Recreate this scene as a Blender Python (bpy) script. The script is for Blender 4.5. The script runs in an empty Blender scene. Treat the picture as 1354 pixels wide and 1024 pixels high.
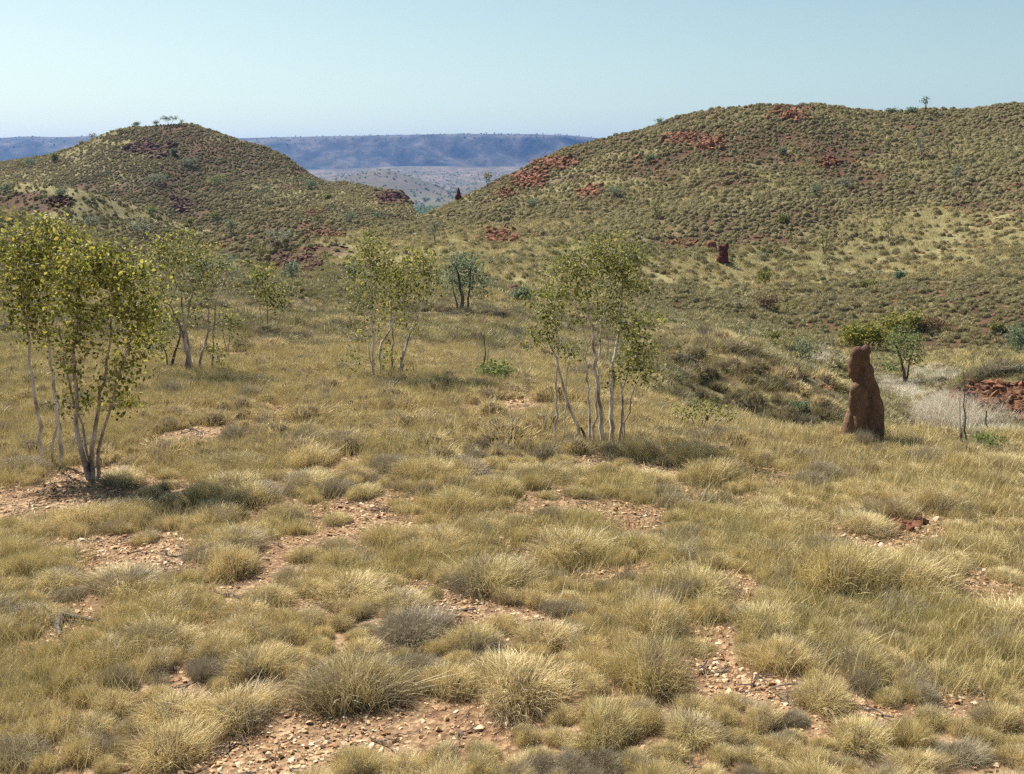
import bpy, bmesh, math, random
import numpy as np
from mathutils import Vector

rng = np.random.default_rng(7)
random.seed(7)
SC = bpy.context.scene
COL = SC.collection

# ------------------------------------------------------------------ camera geometry
W0, H0, F0 = 1354.0, 1024.0, 1452.0
CX, CY, HORIZ = 677.0, 512.0, 235.0
TH = math.atan((CY - HORIZ) / F0)
CT, ST = math.cos(TH), math.sin(TH)
ZC = 5.0
KS = 0.1907                     # (CY-HORIZ)/F0

def ray(px, py):
    dx = px - CX
    dy = F0 * CT - (py - CY) * ST
    dz = -F0 * ST - (py - CY) * CT
    return dx / dy, dz / dy      # x and z per metre of depth y

def P(px, py, d):
    a, s = ray(px, py)
    return a * d, d, ZC + s * d

# ------------------------------------------------------------------ numpy noise
def _hash(ix, iy, seed):
    h = (ix.astype(np.int64) * 374761393 + iy.astype(np.int64) * 668265263 + seed * 974634777) & 0xFFFFFFFF
    h = ((h ^ (h >> 13)) * 1274126177) & 0xFFFFFFFF
    h = h ^ (h >> 16)
    return (h & 0xFFFF) / 65535.0

def vnoise(x, y, seed=0):
    x = np.asarray(x, float); y = np.asarray(y, float)
    ix = np.floor(x); iy = np.floor(y)
    fx = x - ix; fy = y - iy
    fx = fx * fx * (3 - 2 * fx); fy = fy * fy * (3 - 2 * fy)
    a = _hash(ix, iy, seed); b = _hash(ix + 1, iy, seed)
    c = _hash(ix, iy + 1, seed); d = _hash(ix + 1, iy + 1, seed)
    return (a * (1 - fx) + b * fx) * (1 - fy) + (c * (1 - fx) + d * fx) * fy

def fbm(x, y, oct=4, seed=0):
    s = 0; amp = 1.0; tot = 0
    for o in range(oct):
        s = s + amp * vnoise(x * 2 ** o + 17.3 * o, y * 2 ** o - 9.1 * o, seed + o)
        tot += amp; amp *= 0.5
    return s / tot - 0.5

# ------------------------------------------------------------------ terrain
NA, ND = 601, 900
AG = np.linspace(-1.25, 1.25, NA)
LG = np.linspace(math.log(2.0), math.log(9000.0), ND)
DG = np.exp(LG)

def row(pts):
    """pts: (px, py, d) along one contour -> functions of a"""
    a = []; dd = []; zz = []
    for px, py, d in pts:
        x, y, z = P(px, py, d)
        a.append(x / d); dd.append(d); zz.append(z)
    a = np.array(a); o = np.argsort(a)
    return (np.interp(AG, a[o], np.array(dd)[o]), np.interp(AG, a[o], np.array(zz)[o]))

def layer(rows, front=-0.35, back=-0.3, fade=None):
    R = [row(r) if isinstance(r, list) else r for r in rows]
    D = np.array([r[0] for r in R]); Z = np.array([r[1] for r in R])
    out = np.empty((NA, ND))
    for i in range(NA):
        d = D[:, i]; z = Z[:, i]
        o = np.argsort(d); d = d[o]; z = z[o]
        v = np.interp(DG, d, z)
        lo = DG < d[0]; hi = DG > d[-1]
        v[lo] = z[0] + front * (d[0] - DG[lo])
        v[hi] = z[-1] + back * (DG[hi] - d[-1])
        out[i] = v
    if fade is not None:          # (a_left, a_right, slope) lowers the layer beyond its ends
        al, ar, sl = fade
        m = np.maximum(0, al - AG) + np.maximum(0, AG - ar)
        out -= (m * sl)[:, None]
    return out

def gsm(g, sa, sd):
    def k(s):
        r = int(3 * s + 1); x = np.arange(-r, r + 1); w = np.exp(-x * x / (2 * s * s)); return w / w.sum(), r
    w, r = k(sa)
    p = np.pad(g, ((r, r), (0, 0)), 'edge'); o = sum(w[j] * p[j:j + g.shape[0]] for j in range(2 * r + 1))
    w, r = k(sd)
    p = np.pad(o, ((0, 0), (r, r)), 'edge'); return sum(w[j] * p[:, j:j + g.shape[1]] for j in range(2 * r + 1))

def aof(px): return ray(px, 250)[0]

def flat(d, z=0.0):
    return (np.full(NA, float(d)), np.full(NA, float(z)))

base = layer([
    flat(2), flat(21),
    [(-300, 500, 28), (0, 500, 28), (200, 500, 28), (400, 500, 28), (600, 498, 28), (850, 520, 26), (950, 548, 24.5), (1050, 578, 22.9), (1120, 585, 22.8), (1200, 588, 23), (1354, 590, 23), (1600, 600, 22)],
    [(-300, 462, 33), (0, 462, 33), (400, 468, 33), (600, 470, 33), (800, 492, 31), (860, 505, 30), (900, 545, 30), (940, 588, 30), (1050, 606, 30), (1110, 600, 30), (1160, 588, 30), (1354, 580, 30), (1600, 580, 30)],
    [(-300, 425, 40), (0, 425, 40), (200, 425, 40), (400, 440, 40), (600, 446, 40), (800, 470, 40), (870, 467, 39), (910, 455, 38), (960, 456, 38), (1030, 484, 37), (1090, 505, 37), (1130, 540, 37), (1200, 572, 38), (1354, 565, 36), (1600, 565, 36)],
    [(-300, 378, 60), (0, 378, 60), (200, 380, 60), (400, 396, 60), (600, 400, 60), (850, 425, 60), (960, 440, 58), (1050, 490, 55), (1120, 505, 58), (1200, 505, 60), (1354, 500, 58), (1600, 500, 60)],
    [(-300, 345, 88), (0, 345, 88), (200, 348, 88), (400, 362, 88), (600, 368, 86), (850, 404, 86), (960, 412, 86), (1050, 435, 84), (1200, 450, 84), (1354, 448, 84), (1600, 450, 84)],
    flat(140, -7), flat(220, -10), flat(400, -14), flat(1500, -36), flat(3000, -58), flat(8900, -150)])

hill_r = layer([
    [(450, 385, 80), (500, 368, 84), (600, 366, 87), (700, 386, 87), (850, 402, 84), (950, 407, 86), (1050, 428, 86), (1200, 452, 80), (1354, 452, 78), (1700, 455, 78)],
    [(450, 360, 100), (500, 350, 100), (600, 338, 102), (700, 348, 103), (850, 381, 100), (1000, 372, 108), (1150, 354, 112), (1354, 328, 113), (1700, 310, 113)],
    [(450, 346, 108), (500, 340, 108), (550, 315, 120), (600, 302, 128), (700, 292, 136), (850, 268, 140), (1000, 243, 142), (1200, 240, 142), (1354, 232, 142), (1700, 220, 142)],
    [(450, 340, 112), (500, 327, 116), (550, 290, 140), (600, 266, 162), (640, 249, 172), (700, 220, 175), (740, 199, 177), (790, 182, 178), (870, 163, 178), (915, 154, 178), (960, 146, 176), (1000, 139, 175), (1040, 136, 175), (1075, 137, 175), (1110, 145, 176), (1180, 149, 178), (1250, 146, 180), (1354, 137, 180), (1700, 120, 180)]],
    back=-0.22, fade=(aof(500), 9, 250))

hill_l = layer([
    [(-300, 296, 212), (0, 296, 212), (100, 294, 214), (240, 289, 218), (330, 288, 212), (420, 286, 200), (500, 294, 188), (560, 300, 182)],
    [(-300, 250, 240), (0, 250, 240), (100, 240, 240), (210, 228, 241), (330, 238, 234), (420, 256, 222), (500, 272, 208), (560, 290, 198)],
    [(-300, 210, 285), (0, 212, 280), (60, 206, 280), (100, 194, 275), (130, 178, 270), (150, 167, 270), (175, 161, 270), (262, 164, 270), (285, 175, 265), (340, 190, 260), (368, 196, 255), (400, 222, 250), (440, 236, 240), (480, 244, 232), (515, 250, 225), (540, 262, 220), (556, 285, 215), (600, 320, 210)]],
    back=-0.25, fade=(-9, aof(545), 300))

spur_a = layer([
    [(-300, 315, 132), (0, 315, 132), (100, 330, 128), (230, 338, 132), (320, 330, 138)],
    [(-300, 280, 156), (0, 284, 154), (100, 299, 149), (230, 318, 156), (320, 322, 158)],
    [(-300, 225, 175), (0, 234, 170), (50, 237, 164), (95, 242, 160), (130, 254, 162), (180, 272, 165), (230, 288, 170), (300, 300, 175), (360, 330, 175)]],
    back=-0.6, fade=(-9, aof(300), 150))
spur_b = layer([
    [(200, 345, 122), (330, 346, 122), (420, 338, 126), (520, 330, 130)],
    [(240, 318, 145), (290, 298, 148), (330, 284, 150), (370, 269, 152), (405, 269, 152), (450, 281, 152), (500, 292, 150), (560, 310, 150)]],
    back=-0.3, fade=(aof(270), aof(500), 120))
spur_c = layer([
    [(320, 372, 92), (400, 366, 92), (470, 360, 95), (520, 350, 100)],
    [(330, 372, 96), (360, 350, 102), (385, 331, 108), (410, 310, 116), (440, 300, 120), (490, 296, 124), (540, 290, 132), (600, 300, 140)]],
    back=-0.35, fade=(aof(345), aof(560), 120))
spur_d = layer([
    [(-300, 365, 76), (0, 365, 76), (120, 362, 78), (200, 358, 82)],
    [(-300, 215, 104), (-60, 250, 100), (0, 266, 98), (60, 284, 96), (100, 302, 94), (140, 322, 92), (200, 350, 90)]],
    back=-0.35, fade=(-9, aof(170), 80))
mesa = layer([
    [(-900, 262, 2500), (2300, 262, 2500)],
    [(-900, 244, 2900), (300, 242, 2900), (500, 236, 3000), (800, 238, 3000), (2300, 240, 2900)],
    [(-900, 216, 3640), (0, 214, 3660), (300, 220, 3640), (420, 221, 3620), (560, 214, 3660), (700, 216, 3650), (2300, 216, 3650)],
    [(-900, 182, 3900), (0, 182, 4000), (40, 179, 3950), (75, 181, 4000), (135, 178, 3900), (250, 181, 3900), (320, 182, 3950), (400, 180, 3950), (500, 178, 3900), (600, 176, 3900), (700, 176.5, 3900), (755, 178, 3900), (800, 183, 3950), (1300, 180, 4000), (2300, 178, 4000)]],
    front=-0.06, back=0.0)
low1 = layer([
    [(380, 262, 1750), (640, 266, 1750)],
    [(360, 266, 2000), (400, 252, 2000), (440, 238, 2000), (480, 227, 2000), (503, 223, 2000), (530, 230, 2000), (560, 242, 2000), (590, 254, 2000), (640, 270, 2000)]],
    front=-0.1, back=-0.1)
low2 = layer([
    [(560, 262, 2000), (900, 262, 2000)],
    [(560, 268, 2250), (600, 250, 2250), (640, 242, 2250), (680, 229, 2250), (700, 228, 2250), (740, 232, 2250), (780, 220, 2250), (820, 214, 2250), (900, 225, 2250)]],
    front=-0.1, back=-0.1)

hill_stack = np.stack([base, hill_r, hill_l, spur_a, spur_b, spur_c, spur_d, mesa, low1, low2])
OWNER = np.argmax(hill_stack, axis=0)
ZG = gsm(hill_stack.max(axis=0), 1.6, 1.1)

def bil(G, a, ld):
    ia = np.clip((a - AG[0]) / (AG[1] - AG[0]), 0, NA - 1.001); idd = np.clip((ld - LG[0]) / (LG[1] - LG[0]), 0, ND - 1.001)
    i = ia.astype(int); j = idd.astype(int); fa = ia - i; fd = idd - j
    return (G[i, j] * (1 - fa) + G[i + 1, j] * fa) * (1 - fd) + (G[i, j + 1] * (1 - fa) + G[i + 1, j + 1] * fa) * fd

def lookup(x, y):
    yy = np.maximum(y, 2.0)
    return np.clip(x / yy, -1.25, 1.25), np.log(yy)

KNOLLS = [(17.4, 38.6, 2.8, 1.5), (20.3, 41.5, 3.0, 2.1)]
def height(x, y):
    x = np.asarray(x, float); y = np.asarray(y, float)
    a, ld = lookup(x, y)
    z = bil(ZG, a, ld)
    d = np.exp(ld)
    near = np.clip((60 - d) / 40, 0, 1)
    z = z + fbm(x / 4.5, y / 4.5, 3, 11) * (0.30 * near)
    for (kx, ky, kr, kh) in KNOLLS: z = z + kh * np.exp(-(((x - kx) / kr) ** 2 + ((y - ky) / (kr * 0.8)) ** 2))
    m = np.clip((d - 30) / 60, 0, 1) * np.clip((900 - d) / 500, 0, 1)
    # hill relief: gullies running down slope and small knolls
    z = z + m * (fbm(x / 15, y / 24, 4, 21) * 3.0 + fbm(x / 3.1, y / 3.1, 2, 31) * 0.42)
    far = np.clip((d - 1200) / 700, 0, 1)
    u = x + 0.8 * (y - 3900)
    warp = fbm(x / 420, y / 420, 3, 41) * 260
    rid = 1 - np.abs(2 * vnoise((u + warp) / 250, y / 1500 + 3, 51) - 1)
    rid2 = 1 - np.abs(2 * vnoise((u + warp) / 80, y / 500 + 9, 52) - 1)
    face = np.clip((y - 3480) / 180, 0, 1) * np.clip((3880 - y) / 110, 0, 1)
    z = z + far * face * ((rid - 1.0) * 135 + (rid2 - 1.0) * 42)
    z = z + far * (1 - face * 0.6) * np.clip((3500 - y) / 300, 0, 1) * (fbm(x / 160, y / 240, 4, 61) * 22)
    return z

def hit(px, py, d0=3.0, d1=4500.0):
    a, s = ray(px, py)
    d = np.exp(np.linspace(math.log(d0), math.log(d1), 6000))
    g = height(a * d, d) - (ZC + s * d)
    k = np.nonzero(g > 0)[0]
    if len(k) == 0:
        k = np.array([int(np.argmax(g))])
    dd = d[k[0]]
    return float(a * dd), float(dd), float(height(np.array([a * dd]), np.array([dd]))[0])

def gz(x, y): return float(height(np.array([x]), np.array([y]))[0])

# ------------------------------------------------------------------ mesh helpers
def mesh_np(name, V, F, attrs=None, smooth=True, mats=()):
    V = np.asarray(V, np.float32); F = np.asarray(F, np.int32)
    me = bpy.data.meshes.new(name)
    n = F.shape[1]
    me.vertices.add(len(V)); me.vertices.foreach_set('co', V.ravel())
    me.loops.add(F.size); me.loops.foreach_set('vertex_index', F.ravel())
    me.polygons.add(len(F)); me.polygons.foreach_set('loop_start', np.arange(0, F.size, n, dtype=np.int32))
    me.update(calc_edges=True)
    me.polygons.foreach_set('use_smooth', np.full(len(F), smooth, bool))
    for k, v in (attrs or {}).items():
        a = me.attributes.new(k, 'FLOAT', 'POINT'); a.data.foreach_set('value', np.asarray(v, np.float32))
    for m in mats: me.materials.append(m)
    return me

def tag(o, label=None, cat=None, group=None, kind=None):
    if label: o['label'] = label
    if cat: o['category'] = cat
    if group: o['group'] = group
    if kind: o['kind'] = kind
    return o

def link(name, me, parent=None, loc=(0, 0, 0)):
    o = bpy.data.objects.new(name, me); COL.objects.link(o); o.location = loc
    if parent is not None: o.parent = parent
    return o

# ------------------------------------------------------------------ materials
def newmat(name):
    m = bpy.data.materials.new(name); m.use_nodes = True
    nt = m.node_tree; nt.nodes.clear()
    return m, nt, nt.nodes, nt.links

def N(nodes, t, **kw):
    n = nodes.new(t)
    for k, v in kw.items():
        if k in n.inputs: n.inputs[k].default_value = v
        else: setattr(n, k, v)
    return n

def ramp(nodes, stops, interp='LINEAR'):
    r = nodes.new('ShaderNodeValToRGB'); r.color_ramp.interpolation = interp
    e = r.color_ramp.elements
    while len(e) > 1: e.remove(e[-1])
    e[0].position = stops[0][0]; e[0].color = (*stops[0][1], 1)
    for p, c in stops[1:]:
        x = e.new(p); x.color = (*c, 1)
    return r

def mixc(nodes, links, fac, a, b, mode='MIX'):
    m = nodes.new('ShaderNodeMix'); m.data_type = 'RGBA'; m.blend_type = mode
    for sock, v in ((m.inputs[0], fac), (m.inputs[6], a), (m.inputs[7], b)):
        if isinstance(v, (int, float)): sock.default_value = v
        elif isinstance(v, tuple): sock.default_value = (*v, 1)
        else: links.new(v, sock)
    return m.outputs[2]

def noise(nodes, links, vec, scale, detail=4, rough=0.55, off=None):
    n = nodes.new('ShaderNodeTexNoise'); n.inputs['Scale'].default_value = scale
    n.inputs['Detail'].default_value = detail; n.inputs['Roughness'].default_value = rough
    if off is not None:
        mp = nodes.new('ShaderNodeMapping'); mp.inputs['Location'].default_value = off
        links.new(vec, mp.inputs[0]); vec = mp.outputs[0]
    links.new(vec, n.inputs['Vector'])
    return n.outputs['Fac']

def remap(nodes, links, v, lo, hi):
    r = nodes.new('ShaderNodeMapRange'); r.inputs[1].default_value = lo; r.inputs[2].default_value = hi
    links.new(v, r.inputs[0]); return r.outputs[0]

def math_n(nodes, links, op, a, b=0.0):
    m = nodes.new('ShaderNodeMath'); m.operation = op
    for s, v in ((m.inputs[0], a), (m.inputs[1], b)):
        if isinstance(v, (int, float)): s.default_value = v
        else: links.new(v, s)
    return m.outputs[0]

def leaf_shader(nt, nodes, links, col, trans=0.35, rough=0.6, spec=0.3):
    p = nodes.new('ShaderNodeBsdfPrincipled'); p.inputs['Roughness'].default_value = rough
    p.inputs['Specular IOR Level'].default_value = spec
    t = nodes.new('ShaderNodeBsdfTranslucent'); mx = nodes.new('ShaderNodeMixShader'); mx.inputs[0].default_value = trans
    out = nodes.new('ShaderNodeOutputMaterial')
    links.new(col, p.inputs['Base Color']); links.new(col, t.inputs['Color'])
    links.new(p.outputs[0], mx.inputs[1]); links.new(t.outputs[0], mx.inputs[2]); links.new(mx.outputs[0], out.inputs[0])

def mat_spinifex(name, ramp_a, ramp_b, grey, greyamt=0.5):
    m, nt, nodes, links = newmat(name)
    at = N(nodes, 'ShaderNodeAttribute', attribute_name='tint')
    oi = nodes.new('ShaderNodeObjectInfo'); ge = nodes.new('ShaderNodeNewGeometry')
    a = ramp(nodes, ramp_a); b = ramp(nodes, ramp_b)
    links.new(at.outputs['Fac'], a.inputs[0]); links.new(at.outputs['Fac'], b.inputs[0])
    big = noise(nodes, links, ge.outputs['Position'], 0.09, 5, 0.65)
    mf = math_n(nodes, links, 'ADD', math_n(nodes, links, 'MULTIPLY', oi.outputs['Random'], 0.55), math_n(nodes, links, 'MULTIPLY', remap(nodes, links, big, 0.35, 0.65), 0.6))
    mf2 = remap(nodes, links, mf, 0.32, 1.05)
    c = mixc(nodes, links, mf2, a.outputs[0], b.outputs[0])
    gn = noise(nodes, links, ge.outputs['Position'], 1.3, 3, 0.6, (31, 7, 3))
    gf = math_n(nodes, links, 'MULTIPLY', remap(nodes, links, gn, 0.50, 0.68), greyamt)
    gf = math_n(nodes, links, 'MAXIMUM', gf, math_n(nodes, links, 'MULTIPLY', remap(nodes, links, oi.outputs['Random'], 0.86, 0.92), greyamt * 0.9))
    c = mixc(nodes, links, gf, c, grey)
    leaf_shader(nt, nodes, links, c, 0.12, 0.5, 0.35)
    return m

M_SPIN = mat_spinifex('spinifex_blades',
    [(0, (0.14, 0.095, 0.065)), (0.25, (0.46, 0.345, 0.16)), (0.65, (0.81, 0.66, 0.34)), (1, (0.94, 0.83, 0.54))],
    [(0, (0.12, 0.09, 0.06)), (0.3, (0.40, 0.335, 0.15)), (0.7, (0.66, 0.55, 0.24)), (1, (0.86, 0.73, 0.40))],
    (0.24, 0.205, 0.18), 0.75)
M_SPINF = mat_spinifex('spinifex_blades_hill',
    [(0, (0.20, 0.17, 0.085)), (0.3, (0.34, 0.295, 0.13)), (0.8, (0.49, 0.425, 0.185)), (1, (0.62, 0.53, 0.26))],
    [(0, (0.15, 0.14, 0.065)), (0.3, (0.26, 0.25, 0.105)), (0.8, (0.38, 0.355, 0.15)), (1, (0.50, 0.45, 0.21))],
    (0.17, 0.165, 0.13), 0.4)
M_SPINM = mat_spinifex('spinifex_blades_green',
    [(0, (0.15, 0.12, 0.065)), (0.3, (0.31, 0.265, 0.12)), (0.8, (0.48, 0.41, 0.18)), (1, (0.64, 0.54, 0.27))],
    [(0, (0.14, 0.14, 0.065)), (0.3, (0.25, 0.245, 0.10)), (0.8, (0.37, 0.35, 0.14)), (1, (0.52, 0.47, 0.21))],
    (0.19, 0.18, 0.15), 0.7)
M_WISP = mat_spinifex('dry_grass_blades',
    [(0, (0.36, 0.28, 0.12)), (0.5, (0.52, 0.41, 0.18)), (1, (0.72, 0.60, 0.32))],
    [(0, (0.26, 0.25, 0.10)), (0.5, (0.40, 0.36, 0.15)), (1, (0.60, 0.52, 0.25))],
    (0.38, 0.33, 0.25), 0.3)
M_PALE = mat_spinifex('pale_seed_grass',
    [(0, (0.55, 0.50, 0.40)), (1, (0.88, 0.82, 0.70))], [(0, (0.45, 0.42, 0.31)), (1, (0.78, 0.73, 0.58))], (0.6, 0.54, 0.47), 0.4)

def simple_mat(name, c0, c1, scale=8, rough=0.9, bump=0.4, bscale=None, c2=None):
    m, nt, nodes, links = newmat(name)
    tc = nodes.new('ShaderNodeNewGeometry'); vec = tc.outputs['Position']
    n = noise(nodes, links, vec, scale, 6, 0.65)
    st = [(0.3, c0), (0.7, c1)] + ([(0.85, c2)] if c2 else [])
    r = ramp(nodes, st); links.new(n, r.inputs[0])
    p = nodes.new('ShaderNodeBsdfPrincipled'); p.inputs['Roughness'].default_value = rough; p.inputs['Specular IOR Level'].default_value = 0.2
    links.new(r.outputs[0], p.inputs['Base Color'])
    if bump:
        b = nodes.new('ShaderNodeBump'); b.inputs['Strength'].default_value = bump; b.inputs['Distance'].default_value = 0.05
        links.new(noise(nodes, links, vec, bscale or scale * 3, 6, 0.7), b.inputs['Height']); links.new(b.outputs[0], p.inputs['Normal'])
    out = nodes.new('ShaderNodeOutputMaterial'); links.new(p.outputs[0], out.inputs[0])
    return m

M_THATCH = simple_mat('dead_thatch_shaded', (0.07, 0.052, 0.036), (0.14, 0.11, 0.07), 9, 1.0, 0.8, 30)  # dead thatch core, darkened to put hummock base shade into the colour
M_THATCHF = simple_mat('dead_thatch_hill_shaded', (0.11, 0.09, 0.05), (0.20, 0.17, 0.08), 3, 1.0, 0.8, 8)  # hill core, its brown deepened in place of shade under the tufts
M_ROCK = simple_mat('red_rock', (0.08, 0.036, 0.022), (0.30, 0.125, 0.058), 1.6, 0.85, 0.9, 5, (0.44, 0.23, 0.115))
M_ROCKE = simple_mat('brown_earthy_rock', (0.07, 0.036, 0.024), (0.25, 0.115, 0.062), 1.8, 0.9, 0.9, 6, (0.38, 0.21, 0.115))
M_ROCKD = simple_mat('dark_rock', (0.04, 0.022, 0.018), (0.15, 0.06, 0.035), 1.2, 0.85, 0.7, 4)
M_MOUND = simple_mat('termite_clay', (0.10, 0.057, 0.038), (0.215, 0.122, 0.077), 2.6, 0.95, 1.0, 11)
M_MOUNDD = simple_mat('dark_termite_clay', (0.07, 0.022, 0.015), (0.13, 0.04, 0.025), 3.0, 0.95, 0.6, 10)
M_MOUNDR = simple_mat('red_termite_clay', (0.13, 0.05, 0.03), (0.25, 0.105, 0.06), 3.0, 0.95, 0.6, 10)
M_DEAD = simple_mat('dead_wood', (0.06, 0.05, 0.045), (0.22, 0.19, 0.17), 14, 0.9, 0.5, 40)
M_CHAR = simple_mat('charred_wood', (0.012, 0.010, 0.010), (0.05, 0.04, 0.035), 10, 0.9, 0.5, 40)

def mat_pebble():
    m, nt, nodes, links = newmat('gravel_stone')
    at = N(nodes, 'ShaderNodeAttribute', attribute_name='tint')
    r = ramp(nodes, [(0, (0.15, 0.07, 0.04)), (0.25, (0.33, 0.18, 0.09)), (0.6, (0.52, 0.345, 0.185)), (0.9, (0.60, 0.44, 0.28)), (1, (0.64, 0.55, 0.42))])
    links.new(at.outputs['Fac'], r.inputs[0])
    p = nodes.new('ShaderNodeBsdfPrincipled'); p.inputs['Roughness'].default_value = 0.85; p.inputs['Specular IOR Level'].default_value = 0.25
    links.new(r.outputs[0], p.inputs['Base Color'])
    out = nodes.new('ShaderNodeOutputMaterial'); links.new(p.outputs[0], out.inputs[0]); return m
M_PEB = mat_pebble()

def mat_bark(name, pale, mid, dark):
    m, nt, nodes, links = newmat(name)
    ge = nodes.new('ShaderNodeNewGeometry')
    mp = nodes.new('ShaderNodeMapping'); mp.inputs['Scale'].default_value = (1, 1, 0.35); links.new(ge.outputs['Position'], mp.inputs[0])
    n = noise(nodes, links, mp.outputs[0], 7, 5, 0.6)
    r = ramp(nodes, [(0.36, dark), (0.48, mid), (0.62, pale)]); links.new(n, r.inputs[0])
    p = nodes.new('ShaderNodeBsdfPrincipled'); p.inputs['Roughness'].default_value = 0.8
    links.new(r.outputs[0], p.inputs['Base Color'])
    out = nodes.new('ShaderNodeOutputMaterial'); links.new(p.outputs[0], out.inputs[0]); return m
M_BARKW = mat_bark('white_bark', (0.62, 0.55, 0.48), (0.45, 0.38, 0.32), (0.20, 0.14, 0.11))
M_BARKM = mat_bark('mottled_bark', (0.50, 0.42, 0.36), (0.30, 0.22, 0.18), (0.11, 0.07, 0.055))
M_BARKD = mat_bark('dark_bark', (0.16, 0.12, 0.10), (0.08, 0.055, 0.045), (0.03, 0.022, 0.02))

def mat_leaf(name, stops, trans=0.42, rough=0.55, spec=0.22):
    m, nt, nodes, links = newmat(name)
    at = N(nodes, 'ShaderNodeAttribute', attribute_name='tint')
    r = ramp(nodes, stops); links.new(at.outputs['Fac'], r.inputs[0])
    leaf_shader(nt, nodes, links, r.outputs[0], trans, rough, spec); return m
M_LEAFY = mat_leaf('yellow_green_leaves', [(0, (0.055, 0.065, 0.02)), (0.3, (0.13, 0.145, 0.033)), (0.60, (0.29, 0.29, 0.055)), (0.85, (0.48, 0.43, 0.09)), (1, (0.36, 0.20, 0.08))])
M_LEAFO = mat_leaf('olive_leaves', [(0, (0.045, 0.06, 0.02)), (0.35, (0.13, 0.15, 0.04)), (0.7, (0.28, 0.28, 0.07)), (0.9, (0.46, 0.40, 0.12)), (1, (0.38, 0.22, 0.10))])
M_LEAFG = mat_leaf('grey_green_leaves', [(0, (0.075, 0.105, 0.06)), (0.5, (0.15, 0.20, 0.115)), (1, (0.26, 0.31, 0.18))])
M_LEAFB = mat_leaf('bright_green_leaves', [(0, (0.07, 0.10, 0.035)), (0.5, (0.16, 0.21, 0.065)), (1, (0.30, 0.35, 0.11))])
M_LEAFD = mat_leaf('dark_dry_leaves', [(0, (0.045, 0.035, 0.025)), (0.5, (0.10, 0.085, 0.055)), (1, (0.19, 0.165, 0.10))])
M_LEAFR = mat_leaf('russet_dead_leaves', [(0, (0.07, 0.035, 0.022)), (0.5, (0.14, 0.07, 0.04)), (1, (0.24, 0.14, 0.08))])

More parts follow.
